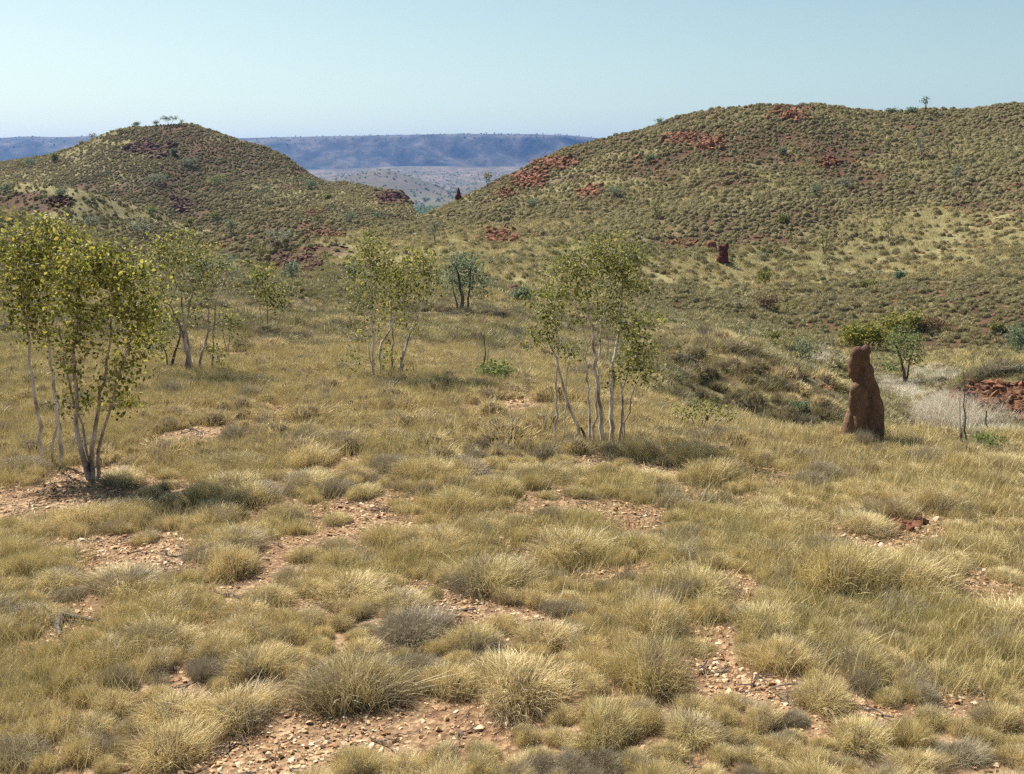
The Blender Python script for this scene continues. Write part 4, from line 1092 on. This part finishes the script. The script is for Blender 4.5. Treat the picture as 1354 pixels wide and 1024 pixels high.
# behind left
tree('bronze-green gum with dark forked stems behind the left front trees', 'gum tree', (250, 497), None,
     [dict(p=[(250, 497), (247, 465), (240, 435), (226, 405), (212, 380)], r=0.07), dict(p=[(250, 496), (249, 460), (244, 430), (240, 395), (236, 350)], r=0.05, drift=0.6), dict(p=[(248, 470), (243, 435), (252, 400), (262, 365)], r=0.04)],
     [(235, 330, 36, 22, 50), (205, 340, 26, 26, 34), (268, 345, 24, 26, 30), (210, 385, 28, 26, 24), (250, 385, 28, 26, 24), (180, 400, 18, 22, 16), (190, 445, 26, 20, 12)], M_BARKM, M_LEAFO, leaf_n=9, leaf_s=0.085, spread=0.14, grp=G1, seed=14)
tree('low tree with a charred black bent stem left of the bronze-green gum', 'gum tree', (226, 492), None,
     [dict(p=[(226, 493), (229, 470), (238, 448), (236, 425)], r=0.06), dict(p=[(222, 490), (222, 475), (214, 455)], r=0.03)],
     [(222, 440, 22, 14, 14), (205, 460, 20, 14, 12), (236, 420, 14, 12, 8)], M_BARKD, M_LEAFO, leaf_n=7, leaf_s=0.08, grp=G1, seed=15)
tree('half-bare gum with a crooked purple-brown stem right of the bronze-green gum', 'gum tree', (262, 495), None,
     [dict(p=[(262, 495), (266, 470), (275, 440), (276, 410), (272, 375)], r=0.05), dict(p=[(275, 420), (285, 400), (293, 385), (300, 358)], r=0.03), dict(p=[(272, 450), (284, 470), (280, 480)], r=0.015)],
     [(276, 365, 20, 18, 16), (290, 470, 22, 16, 16), (300, 430, 14, 24, 10), (270, 420, 22, 18, 12)], M_BARKM, M_LEAFO, leaf_n=5, leaf_s=0.08, grp=G1, seed=16)
tree('thin sparse sapling with upright leafy wands behind the crooked stem', 'sapling', (302, 470), None,
     [dict(p=[(302, 470), (304, 440), (308, 410)], r=0.02), dict(p=[(300, 470), (296, 440), (298, 415)], r=0.015)],
     [(306, 415, 14, 18, 20), (312, 435, 10, 20, 12)], M_BARKM, M_LEAFO, leaf_n=6, leaf_s=0.08, grp=G1, seed=17, name='sapling')
tree('small lopsided gum with thin pale stems above round hummocks', 'gum tree', (354, 446), None,
     [dict(p=[(354, 446), (354, 420), (352, 395), (346, 370)], r=0.035), dict(p=[(350, 440), (345, 420), (343, 400)], r=0.02), dict(p=[(362, 440), (368, 425), (373, 410)], r=0.02)],
     [(346, 360, 16, 14, 26), (360, 385, 16, 12, 18), (368, 400, 12, 14, 10), (344, 385, 10, 14, 10)], M_BARKM, M_LEAFO, leaf_n=8, leaf_s=0.11, spread=0.15, grp=G1, seed=18)
# centre clump
tree('airy pale-stemmed gum forming the left and tallest stem of the middle clump', 'gum tree', (494, 503), None,
     [dict(p=[(494, 503), (494, 470), (493, 430), (492, 390), (489, 350), (486, 325)], r=0.045), dict(p=[(493, 430), (480, 415), (470, 400)], r=0.015)],
     [(488, 325, 20, 24, 34), (478, 360, 20, 26, 28), (466, 400, 20, 16, 18), (500, 385, 18, 22, 20), (478, 440, 22, 18, 12), (468, 475, 14, 18, 10), (500, 345, 16, 24, 18)], M_BARKW, M_LEAFO, leaf_n=7, leaf_s=0.08, spread=0.12, grp=G1, seed=19)
tree('crooked white-stemmed gum in the centre of the middle clump', 'gum tree', (506, 500), None,
     [dict(p=[(506, 500), (502, 475), (504, 455), (515, 435), (519, 410), (517, 375), (520, 350)], r=0.045), dict(p=[(516, 450), (520, 420), (521, 390)], r=0.03)],
     [(520, 355, 24, 18, 36), (530, 385, 24, 22, 26), (512, 420, 20, 18, 14), (515, 470, 16, 14, 10), (555, 345, 18, 20, 22), (545, 370, 20, 20, 18)], M_BARKW, M_LEAFY, leaf_n=7, leaf_s=0.08, spread=0.12, grp=G1, seed=20)
tree('gum leaning hard right at the right of the middle clump', 'gum tree', (527, 502), None,
     [dict(p=[(527, 502), (531, 475), (540, 445), (552, 418), (564, 400), (571, 385)], r=0.045), dict(p=[(532, 480), (532, 455)], r=0.02)],
     [(568, 370, 14, 20, 20), (555, 395, 20, 16, 12), (545, 430, 16, 14, 8), (565, 345, 16, 16, 14), (530, 490, 14, 10, 8)], M_BARKW, M_LEAFO, leaf_n=6, leaf_s=0.08, spread=0.12, grp=G1, seed=21)
tree('grey-green tree with a black trunk on the flat in front of the right hill', 'gum tree', (611, 414), None,
     [dict(p=[(611, 414), (611, 395), (608, 375), (602, 350)], r=0.12, r1=0.03), dict(p=[(617, 413), (620, 385), (622, 355)], r=0.07, r1=0.03), dict(p=[(606, 410), (600, 385), (594, 365)], r=0.05, r1=0.02)],
     [(606, 350, 18, 12, 26), (622, 352, 16, 14, 22), (596, 368, 14, 12, 14), (634, 375, 12, 14, 12), (616, 375, 20, 14, 16)], M_BARKD, M_LEAFG, leaf_n=9, leaf_s=0.14, spread=0.24, grp='trees about the hill foot', seed=22)
# right centre clump
tree('leaning pale-stemmed gum at the left of the white-stemmed group', 'gum tree', (772, 585), None,
     [dict(p=[(772, 585), (762, 560), (750, 530), (742, 500), (734, 478), (728, 460), (722, 430)], r=0.045), dict(p=[(735, 478), (738, 450), (735, 420), (732, 395)], r=0.025), dict(p=[(745, 505), (752, 480), (756, 460)], r=0.012)],
     [(722, 430, 22, 24, 34), (705, 445, 16, 18, 18), (735, 400, 22, 26, 28), (754, 465, 20, 16, 18), (712, 400, 20, 18, 18)], M_BARKW, M_LEAFO, leaf_n=7, leaf_s=0.062, spread=0.09, grp=G1, seed=23)
tree('tall straight pale gum with a wide airy crown, thickest of the white-stemmed group', 'gum tree', (797, 588), None,
     [dict(p=[(797, 588), (795, 550), (790, 510), (786, 470), (783, 445), (779, 420), (774, 385), (770, 350)], r=0.055),
      dict(p=[(784, 455), (774, 440), (766, 420), (760, 395)], r=0.028), dict(p=[(785, 452), (795, 425), (806, 400), (818, 372)], r=0.026, drift=0.3)],
     [(770, 345, 32, 22, 48), (800, 345, 30, 22, 40), (760, 380, 28, 24, 34), (795, 390, 30, 26, 34), (780, 420, 24, 16, 14), (745, 360, 20, 20, 20), (790, 320, 26, 12, 18)], M_BARKW, M_LEAFO, leaf_n=7, leaf_s=0.062, spread=0.10, grp=G1, seed=24)
tree('straight white gum standing second from the right of the white-stemmed group', 'gum tree', (807, 588), None,
     [dict(p=[(807, 588), (808, 550), (810, 510), (812, 475), (817, 445), (821, 415), (822, 380), (818, 345)], r=0.05), dict(p=[(812, 470), (804, 440), (800, 410)], r=0.015)],
     [(818, 350, 26, 22, 36), (835, 380, 24, 22, 28), (820, 420, 20, 20, 16), (838, 345, 18, 22, 18), (826, 320, 18, 12, 12)], M_BARKW, M_LEAFO, leaf_n=7, leaf_s=0.065, spread=0.10, grp=G1, seed=25)
tree('short forked brown-stemmed gum at the right of the white-stemmed group', 'gum tree', (818, 586), None,
     [dict(p=[(818, 586), (821, 560), (823, 530), (826, 505), (832, 488)], r=0.036), dict(p=[(823, 528), (836, 515), (846, 500)], r=0.018), dict(p=[(825, 515), (820, 500)], r=0.014)],
     [(830, 480, 24, 16, 28), (848, 465, 18, 26, 30), (838, 435, 22, 18, 28), (812, 495, 14, 14, 12), (855, 495, 14, 12, 14), (862, 430, 12, 16, 12)], M_BARKM, M_LEAFO, leaf_n=9, leaf_s=0.065, spread=0.10, grp=G1, seed=26)
# bits around
tree('thin black dead stake standing beside a low bush in the middle', 'dead stem', (641, 500), None, [dict(p=[(641, 500), (639, 484), (642, 468), (640, 444)], r=0.022, r1=0.010), dict(p=[(642, 470), (646, 462)], r=0.008, r1=.004)], [], M_CHAR, None, name='dead_sapling', seed=27)
tree('low bright green bush at the foot of the black stake', 'bush', (662, 505), None,
     [dict(p=[(660, 506), (652, 494), (642, 488)], r=0.015), dict(p=[(662, 506), (668, 492)], r=0.015)], [(655, 488, 18, 9, 24), (668, 495, 12, 9, 16), (640, 490, 12, 7, 8)], M_BARKM, M_LEAFB, leaf_n=7, leaf_s=0.08, name='bush', seed=28, grp='low bushes')
tree('short black charred stump leaning on the foot of the leaning gum', 'stump', (777, 586), None, [dict(p=[(777, 588), (772, 574), (768, 566)], r=0.03, r1=0.022)], [], M_CHAR, None, name='stump', seed=29)
tree('sparse see-through bush with small olive leaves in the pale grass right of the gums', 'bush', (925, 575), None,
     [dict(p=[(925, 575), (918, 560), (905, 545)], r=0.012), dict(p=[(926, 575), (932, 558), (940, 545)], r=0.012), dict(p=[(926, 575), (945, 562), (962, 548)], r=0.012)],
     [(905, 545, 16, 9, 14), (922, 540, 18, 10, 14), (942, 545, 16, 10, 14), (962, 548, 12, 9, 8)], M_BARKM, M_LEAFO, leaf_n=5, leaf_s=0.07, name='bush', seed=30, grp='low bushes')
tree('bare forked dead stem, taller of two in the grass at the right edge', 'dead stem', (1277, 598), None,
     [dict(p=[(1277, 598), (1279, 584), (1275, 570), (1277, 552), (1274, 538), (1276, 515), (1273, 490)], r=0.022, r1=0.006), dict(p=[(1278, 590), (1271, 578), (1272, 562)], r=0.014, r1=0.005), dict(p=[(1276, 515), (1281, 503)], r=0.007, r1=.003), dict(p=[(1275, 545), (1269, 530), (1270, 522)], r=0.007, r1=.003), dict(p=[(1275, 560), (1282, 548)], r=0.006, r1=.003)], [], M_DEAD, None, name='dead_sapling', seed=31)
tree('shorter crooked dead stem above a green bush at the right edge', 'dead stem', (1310, 580), 24.5,
     [dict(p=[(1310, 580), (1308, 560), (1304, 552), (1305, 535)], r=0.025, r1=0.014)], [], M_DEAD, None, name='dead_sapling', seed=32)
tree('dark green low bush under the shorter dead stem', 'bush', (1305, 597), None,
     [dict(p=[(1305, 598), (1298, 588)], r=0.014), dict(p=[(1305, 598), (1312, 586)], r=0.014)], [(1296, 586, 12, 8, 18), (1310, 585, 14, 9, 24), (1322, 590, 8, 7, 8)], M_BARKM, M_LEAFB, leaf_n=8, leaf_s=0.06, name='bush', seed=33, grp='low bushes')
# gully bushes
tree('bright green small tree in the gully just right of the tall termite mound', 'tree', (1197, 508), 60,
     [dict(p=[(1197, 508), (1196, 490), (1190, 470), (1185, 455)], r=0.12, r1=0.04), dict(p=[(1197, 500), (1203, 478), (1208, 460)], r=0.07, r1=0.03)],
     [(1186, 446, 14, 10, 26), (1206, 450, 12, 12, 24), (1194, 468, 20, 10, 22), (1178, 478, 12, 9, 10), (1212, 474, 9, 9, 9), (1197, 434, 8, 7, 8)], M_BARKD, M_LEAFB, leaf_n=9, leaf_s=0.12, spread=0.2, name='tree', grp='trees in the gully', seed=34, tubemin=0.015)
tree('spreading yellow-green shrub behind the head of the tall termite mound', 'shrub', (1143, 462), 76,
     [dict(p=[(1143, 462), (1135, 445)], r=0.08), dict(p=[(1145, 462), (1155, 442)], r=0.08)], [(1130, 440, 14, 10, 34), (1148, 438, 16, 9, 34), (1160, 446, 16, 9, 26), (1128, 452, 10, 7, 14)], M_BARKD, M_LEAFY, leaf_n=12, leaf_s=0.20, spread=0.3, name='shrub', grp='shrubs beyond the gully', seed=35, tubemin=.015)
tree('yellow-green shrub joined to the left of the russet dead bush', 'shrub', (1192, 440), 84,
     [dict(p=[(1192, 440), (1188, 425)], r=0.07), dict(p=[(1195, 440), (1205, 424)], r=0.07)], [(1185, 425, 14, 9, 28), (1205, 420, 14, 8, 28), (1175, 432, 10, 8, 12)], M_BARKD, M_LEAFY, leaf_n=12, leaf_s=0.20, spread=0.3, name='shrub', grp='shrubs beyond the gully', seed=36, tubemin=.015)
tree('russet dead bush beyond the gully', 'bush', (1226, 444), 84,
     [dict(p=[(1226, 444), (1220, 430)], r=0.05), dict(p=[(1226, 444), (1235, 432)], r=0.05)], [(1218, 430, 12, 9, 24), (1236, 434, 14, 8, 24)], M_BARKD, M_LEAFR, leaf_n=12, leaf_s=0.15, spread=0.25, name='bush', grp='shrubs beyond the gully', seed=37, tubemin=.015)
tree('small blue-green sapling left of the tall termite mound', 'sapling', (1064, 478), 62,
     [dict(p=[(1058, 480), (1058, 462), (1060, 448)], r=0.05), dict(p=[(1070, 480), (1070, 460)], r=0.03)], [(1062, 450, 10, 10, 20), (1070, 458, 8, 10, 14)], M_BARKM, M_LEAFG, leaf_n=9, leaf_s=0.13, spread=0.2, name='sapling', grp='trees in the gully', seed=38)
tree('leafless fan of grey sticks on the bank left of the tall termite mound', 'dead shrub', (1078, 496), 46,
     [dict(p=[(1074, 496), (1071, 478), (1066, 468)], r=0.03), dict(p=[(1078, 497), (1082, 480), (1092, 464)], r=0.03), dict(p=[(1076, 496), (1078, 478), (1080, 464)], r=0.025)], [], M_DEAD, None, name='dead_shrub', seed=39)
tree('blue-green bush on the slope at the right edge', 'shrub', (1346, 482), 70,
     [dict(p=[(1346, 482), (1346, 460)], r=0.06)], [(1346, 450, 12, 14, 30), (1352, 465, 10, 12, 20)], M_BARKD, M_LEAFG, leaf_n=10, leaf_s=0.16, spread=0.25, name='shrub', grp='shrubs beyond the gully', seed=40)
tree('grey-green low bush in the dip behind the sparse olive bush', 'bush', (880, 500), None,
     [dict(p=[(880, 502), (878, 494)], r=0.02)], [(872, 494, 14, 7, 16), (892, 498, 16, 7, 16)], M_BARKM, M_LEAFG, leaf_n=9, leaf_s=0.07, name='bush', seed=41, grp='low bushes')

for i, (px, py, w, h, kd, lab) in enumerate([
    (905, 482, 40, 12, 'd', 'dark low bush at the left end of the grassy bank behind the gums'),
    (925, 497, 26, 12, 'd', 'second dark low bush on the grassy bank, below the first'),
    (1000, 500, 22, 10, 'd', 'dark tuft-like bush in the middle of the grassy bank'),
    (1048, 470, 20, 10, 'd', 'dark round bush at the crest of the grassy bank'),
    (1055, 545, 24, 12, 'd', 'grey bush low on the bank left of the tall termite mound'),
    (990, 545, 30, 10, 'd', 'flat dark bush right of the sparse olive bush'),
    (1200, 575, 20, 12, 'd', 'dark grey bush behind the right side of the tall termite mound')]):
    x, y, z = hit(px, py, 20)
    tree(lab, 'bush', (px, py), y, [dict(p=[(px, py), (px - w * .2, py - h * .6)], r=0.02), dict(p=[(px + 2, py), (px + w * .2, py - h * .6)], r=0.02)],
         [(px - w * .2, py - h * .5, w * .3, h * .45, 14), (px + w * .2, py - h * .5, w * .3, h * .45, 14)], M_BARKD, M_LEAFG if i == 4 else M_LEAFD, leaf_n=10, leaf_s=0.09, spread=0.1, name='bush', seed=800 + i, grp='low bushes')

# small hill shrubs: px, py foot, width px, height px, kind, label
SH = [
    (1080, 262, 14, 20, 'g', 'blue-green bush in the middle of the right hill face'),
    (1120, 250, 22, 18, 'g', 'wide grey bush right of the blue-green one on the hill face'),
    (1195, 258, 18, 26, 'y', 'yellow-green small tree above the pale hill terrace'),
    (1175, 316, 18, 32, 'y', 'yellow-green sapling on the slope over the lower terrace'),
    (1090, 336, 20, 34, 'o', 'thin see-through sapling low on the right hill'),
    (1037, 296, 14, 14, 'o', 'olive bush left of the see-through sapling'),
    (1218, 206, 14, 38, 'g', 'pale-stemmed slender tree high on the right hill'),
    (1255, 212, 20, 34, 'o', 'dark thin tree right of the pale-stemmed one on the hill'),
    (1264, 250, 14, 36, 'g', 'grey-green spindly tree below the dark thin tree'),
    (1035, 205, 10, 10, 'g', 'tiny bush below the summit of the right hill'),
    (1016, 412, 26, 24, 'r', 'brown twiggy bush on the edge of the lower terrace'),
    (1012, 378, 18, 20, 'o', 'faint olive sapling on the lower terrace'),
    (1150, 380, 30, 10, 'o', 'low spreading bush on the lower terrace at the right'),
    (1190, 372, 12, 14, 'g', 'silver tuft of shrub on the lower terrace'),
    (868, 290, 14, 26, 'o', 'dark bush behind the crown of the tall gum'),
    (815, 262, 22, 16, 'g', 'grey-green bush on the shoulder left of the tall gum crown'),
    (838, 348, 20, 14, 'g', 'low grey bush just behind the gums'),
    (705, 275, 20, 12, 'g', 'green bush below the bright orange outcrop'),
    (735, 400, 34, 20, 'o', 'sprawling green bush on the flat behind the gum group'),
    (690, 400, 26, 18, 'g', 'grey low bush left of the sprawling green one'),
    (575, 322, 14, 34, 'g', 'small dark leaning tree on the slope above the black-trunked tree'),
    (462, 296, 16, 18, 'g', 'green small tree in the saddle between the hills'),
    (434, 265, 10, 8, 'o', 'tiny bush low on the flank of the left hill'),
    (500, 290, 24, 10, 'g', 'long low bush under the dark crags'),
    (350, 270, 18, 28, 'g', 'blue-green tree near the foot of the left hill'),
    (287, 250, 20, 20, 'b', 'bright green bush low on the left hill'),
    (285, 292, 14, 12, 'o', 'yellowish bush at the valley edge below the left hill'),
    (305, 312, 16, 24, 'g', 'grey-green tree on the knoll between the hills'),
    (370, 325, 40, 22, 'g', 'wide grey bush in front of the knoll'),
    (345, 345, 22, 24, 'o', 'olive little tree on the spur behind the sapling'),
    (295, 370, 34, 34, 'g', 'grey-green small tree with white stem at the edge of the flat'),
    (250, 222, 22, 12, 'g', 'grey bush in the middle of the left hill face'),
    (230, 206, 8, 10, 'g', 'tiny bush high on the left hill face'),
    (205, 245, 30, 16, 'g', 'wide green bush on the left hill face'),
    (200, 285, 14, 12, 'b', 'bright green bush at the end of the grassy spur'),
    (185, 312, 40, 22, 'g', 'large grey-green shrub in the hollow left'),
    (80, 262, 18, 12, 'g', 'pale green bush on the grassy spur beside the dark crag'),
    (72, 216, 10, 14, 'o', 'dark tree on the left shoulder of the left hill'),
    (40, 220, 22, 10, 'g', 'low bush on the far left shoulder'),
    (8, 256, 12, 14, 'g', 'grey-green bush at the left edge of the spur'),
    (120, 300, 30, 14, 'g', 'wide low shrub under the spur at the left'),
    (140, 318, 30, 14, 'o', 'olive shrub behind the left front tree crowns'),
    (410, 250, 18, 12, 'g', 'grey bush on the right flank of the left hill'),
    (250, 300, 10, 12, 'o', 'small olive bush below the black overhung rocks'),
    (268, 380, 24, 40, 'g', 'tall grey shrub behind the crooked stem'),
    (385, 375, 20, 30, 'g', 'thin grey sapling at the foot of the brown outcrop'),
    (465, 375, 20, 30, 'g', 'thin sapling on the slope left of the middle clump'),
    (1320, 440, 20, 12, 'o', 'olive bush among hummocks at the right'),
    (1020, 455, 22, 14, 'o', 'low bush at the head of the gully'),
    (860, 215, 12, 10, 'g', 'tiny bush on the upper left face of the right hill'),
]
KM = {'g': M_LEAFG, 'y': M_LEAFY, 'o': M_LEAFO, 'b': M_LEAFB, 'r': M_LEAFR}
for i, (px, py, w, h, kd, lab) in enumerate(SH):
    x, y, z = hit(px, py, 28)
    k = y / F0
    bl = [(px - w * 0.22, py - h * 0.62, w * 0.32, h * 0.26, 16), (px + w * 0.2, py - h * 0.7, w * 0.32, h * 0.26, 16), (px, py - h * 0.42, w * 0.42, h * 0.26, 12)]
    dens = 5 if h > 25 else 9
    slim = h > 1.2 * w
    tree(lab, 'sapling' if slim else 'shrub', (px, py), y,
         [dict(p=[(px, py), (px - w * 0.06, py - h * 0.4), (px - w * 0.15, py - h * 0.75)], r=max(0.02, 0.028 * h * k), r1=0.02), dict(p=[(px + w * .05, py), (px + w * 0.12, py - h * 0.4), (px + w * 0.2, py - h * 0.8)], r=max(0.018, 0.02 * h * k), r1=0.02)],
         bl, M_BARKM if kd in 'gy' else M_BARKD, KM[kd], leaf_n=dens, leaf_s=max(0.15, 1.5 * k), spread=0.10 * min(w, h) * k + 0.05, name='sapling' if slim else 'shrub', grp='scattered hill shrubs', seed=500 + i, sides=4, tubemin=0.012 + 0.00012 * y)

# skyline plants
def skyline(px, py_foot, w, h, kd, lab, name='tree', leaf_n=7, d0=None):
    x, y, z = hit(px, py_foot, d0 or 100)
    k = y / F0
    tree(lab, name.replace('_', ' '), (px, py_foot), y,
         [dict(p=[(px, py_foot), (px - w * 0.1, py_foot - h * 0.5), (px + w * 0.1, py_foot - h * 0.9)], r=0.08, r1=0.03), dict(p=[(px - w * 0.03, py_foot - h * 0.3), (px + w * 0.3, py_foot - h * 0.7)], r=0.05, r1=0.03)],
         [(px - w * 0.28, py_foot - h * 0.75, w * 0.24, h * 0.2, 14), (px + w * 0.25, py_foot - h * 0.8, w * 0.26, h * 0.18, 14), (px, py_foot - h * 0.62, w * 0.3, h * 0.15, 8)] if leaf_n else [],
         M_BARKD, KM[kd], leaf_n=leaf_n, leaf_s=0.22, spread=0.25, name=name, grp='plants on the skyline', seed=int(px), sides=4, tubemin=0.04)
skyline(224, 166, 22, 13, 'g', 'spreading small tree on the very top of the left hill')
skyline(206, 166, 6, 6, 'g', 'smaller tree left of the spreading one on the left hilltop', leaf_n=4)
skyline(240, 168, 4, 10, 'g', 'thin wispy sapling right of the spreading tree on the left hilltop', leaf_n=1)
skyline(180, 166, 7, 6, 'g', 'low bush at the left end of the left hilltop', 'bush')
skyline(1224, 150, 9, 23, 'g', 'lone spindly sapling standing up from the skyline of the right hill', 'sapling', leaf_n=1)
skyline(1178, 151, 12, 6, 'g', 'low bush on the skyline left of the lone spindly sapling', 'bush')
skyline(1205, 150, 9, 5, 'g', 'tiny bush on the skyline beside the lone spindly sapling', 'bush')
skyline(872, 166, 7, 9, 'g', 'small twiggy plant on the rising skyline of the right hill', 'sapling', leaf_n=3)
skyline(645, 250, 12, 24, 'o', 'thin pale tree on the ridge right of the distant dark mound', 'sapling', leaf_n=3)
skyline(593, 268, 8, 18, 'o', 'faint thin sapling left of the distant dark mound', 'sapling', leaf_n=2)
skyline(122, 186, 9, 9, 'g', 'leafless twiggy tree on the left slope skyline of the left hill', 'sapling', leaf_n=2)
skyline(108, 193, 5, 5, 'o', 'dark little bush on the left slope skyline', 'bush')

twigs()
# fallen branch in the left front
def fallen():
    x0, y0, z0 = hit(80, 828)
    ch = []
    for pts, r0, r1 in [([(78, 820), (100, 822), (122, 828), (148, 824)], 0.034, 0.014), ([(80, 822), (76, 835), (80, 848)], 0.030, 0.02), ([(120, 827), (132, 820), (140, 817)], 0.008, 0.005)]:
        L = []
        for px, py in pts:
            a, b, c = hit(px, py); L.append((a - x0, b - y0, c - z0 + 0.06))
        ch.append((np.array(L), np.linspace(r0, r1, len(L))))
    V, F = tube_mesh(ch, 7)
    tag(link('fallen_branch', mesh_np('fallen_branch', V, F, mats=(M_DEAD,)), loc=(x0, y0, z0)), 'forked dead grey branch lying on gravel left of the flat-topped hummock', 'branch')
fallen()

# ------------------------------------------------------------------ far scrub
def far_scrub():
    kinds = []
    for i in range(4):
        g = np.random.default_rng(50 + i)
        c = g.normal(0, 0.33, (26, 3)); c[:, 2] = np.abs(c[:, 2]) + 0.45
        V, F, T = leaf_arrays(c, 3, 0.12, 0.42, g, 0.8, 0)
        V2, F2 = tube_mesh([(np.array([[0, 0, -0.1], [0.03, 0, 0.4], [0, 0.05, 0.8]]), [0.05, 0.04, 0.02])], 4)
        F2 = np.vstack([F2[:, [0, 1, 2]], F2[:, [0, 2, 3]]])
        kinds.append(mesh_np('far_bush', np.vstack([V, V2]), np.vstack([F, F2 + len(V)]), {'tint': np.concatenate([T, np.zeros(len(V2))])}, smooth=False, mats=(M_LEAFG,)))
    xs = []; ys = []; ss = []
    n = 5200; d = rng.uniform(330, 1800, n) ** 1.0; a = rng.uniform(-0.3, 0.3, n)
    xs.append(a * d); ys.append(d); ss.append(rng.uniform(1.5, 4.0, n))
    n = 6000; d = rng.uniform(1800, 3250, n); a = rng.uniform(-0.56, 0.4, n)
    xs.append(a * d); ys.append(d); ss.append(rng.uniform(1.6, 3.4, n))
    n = 420; a = rng.uniform(-0.56, 0.3, n); d = rng.uniform(3860, 3990, n)
    xs.append(a * d); ys.append(d); ss.append(rng.uniform(1.6, 4.2, n))
    x = np.concatenate(xs); y = np.concatenate(ys); s = np.concatenate(ss); m = len(x)
    z = height(x, y)
    scl = np.stack([s, s, s * rng.uniform(0.6, 1.0, m)], 1)
    rot = np.stack([np.zeros(m), np.zeros(m), rng.uniform(0, 6.28, m)], 1)
    tag(scatter('distant_scrub', kinds, np.stack([x, y, z], 1), scl, rot, rng.integers(0, 4, m)), 'scrub speckling the valley floor and the blue escarpment', 'scrub')
far_scrub()

# ------------------------------------------------------------------ air
def haze():
    bpy.ops.mesh.primitive_cube_add(size=1)
    o = bpy.context.object; o.name = 'haze'; o.scale = (17800, 17800, 440); o.location = (0, 0, 280 - 220)
    o.scale = (17800, 17800, 520); o.location = (0, 0, 300 - 260 - 0)
    m, nt, nodes, links = newmat('haze_air')
    v = nodes.new('ShaderNodeVolumePrincipled')
    v.inputs['Color'].default_value = (0.12, 0.36, 0.98, 1); v.inputs['Density'].default_value = 0.000085; v.inputs['Anisotropy'].default_value = 0.2
    out = nodes.new('ShaderNodeOutputMaterial'); links.new(v.outputs[0], out.inputs['Volume'])
    o.data.materials.append(m); o['kind'] = 'stuff'; o['label'] = 'blue haze in the air toward the escarpment'; o['category'] = 'haze'
haze()

# ------------------------------------------------------------------ light, sky, camera
SUN_EL = math.radians(51)
sdir = Vector((-0.70, 0.71, 0)).normalized()          # where the sun stands: behind and to the left
sv = Vector((sdir.x * math.cos(SUN_EL), sdir.y * math.cos(SUN_EL), math.sin(SUN_EL)))
sl = bpy.data.lights.new('sun', 'SUN'); sl.energy = 5.0; sl.angle = math.radians(0.5); sl.color = (1.0, 0.94, 0.84)
so = bpy.data.objects.new('sun', sl); COL.objects.link(so); so.rotation_euler = sv.to_track_quat('Z', 'Y').to_euler(); so.location = (0, 0, 50)

w = bpy.data.worlds.new('World'); SC.world = w; w.use_nodes = True
nt = w.node_tree; nt.nodes.clear()
sky = nt.nodes.new('ShaderNodeTexSky'); sky.sky_type = 'NISHITA'; sky.sun_disc = False
sky.sun_elevation = SUN_EL; sky.sun_rotation = math.atan2(sdir.x, sdir.y)
sky.altitude = 300; sky.air_density = 0.9; sky.dust_density = 1.3; sky.ozone_density = 1.6
bg = nt.nodes.new('ShaderNodeBackground'); bg.inputs[1].default_value = 0.066
wo = nt.nodes.new('ShaderNodeOutputWorld')
tn = nt.nodes.new('ShaderNodeMix'); tn.data_type = 'RGBA'; tn.blend_type = 'MULTIPLY'; tn.inputs[0].default_value = 1
tn.inputs[7].default_value = (1.10, 1.06, 0.78, 1)
nt.links.new(sky.outputs[0], tn.inputs[6]); nt.links.new(tn.outputs[2], bg.inputs[0]); nt.links.new(bg.outputs[0], wo.inputs[0])

cam = bpy.data.cameras.new('camera'); co = bpy.data.objects.new('camera', cam); COL.objects.link(co)
cam.sensor_fit = 'HORIZONTAL'; cam.sensor_width = 36; cam.lens = 36 * F0 / W0; cam.clip_start = 0.1; cam.clip_end = 20000
co.location = (0, 0, ZC); co.rotation_euler = (math.pi / 2 - TH, 0, 0)
SC.camera = co
SC.view_settings.view_transform = 'Standard'; SC.view_settings.look = 'None'; SC.view_settings.exposure = 1.1; SC.view_settings.gamma = 1
SC.cycles.max_bounces = 5; SC.cycles.diffuse_bounces = 3; SC.cycles.glossy_bounces = 1; SC.cycles.transmission_bounces = 3; SC.cycles.volume_bounces = 0
SC.cycles.transparent_max_bounces = 4
SC.cycles.use_denoising = False
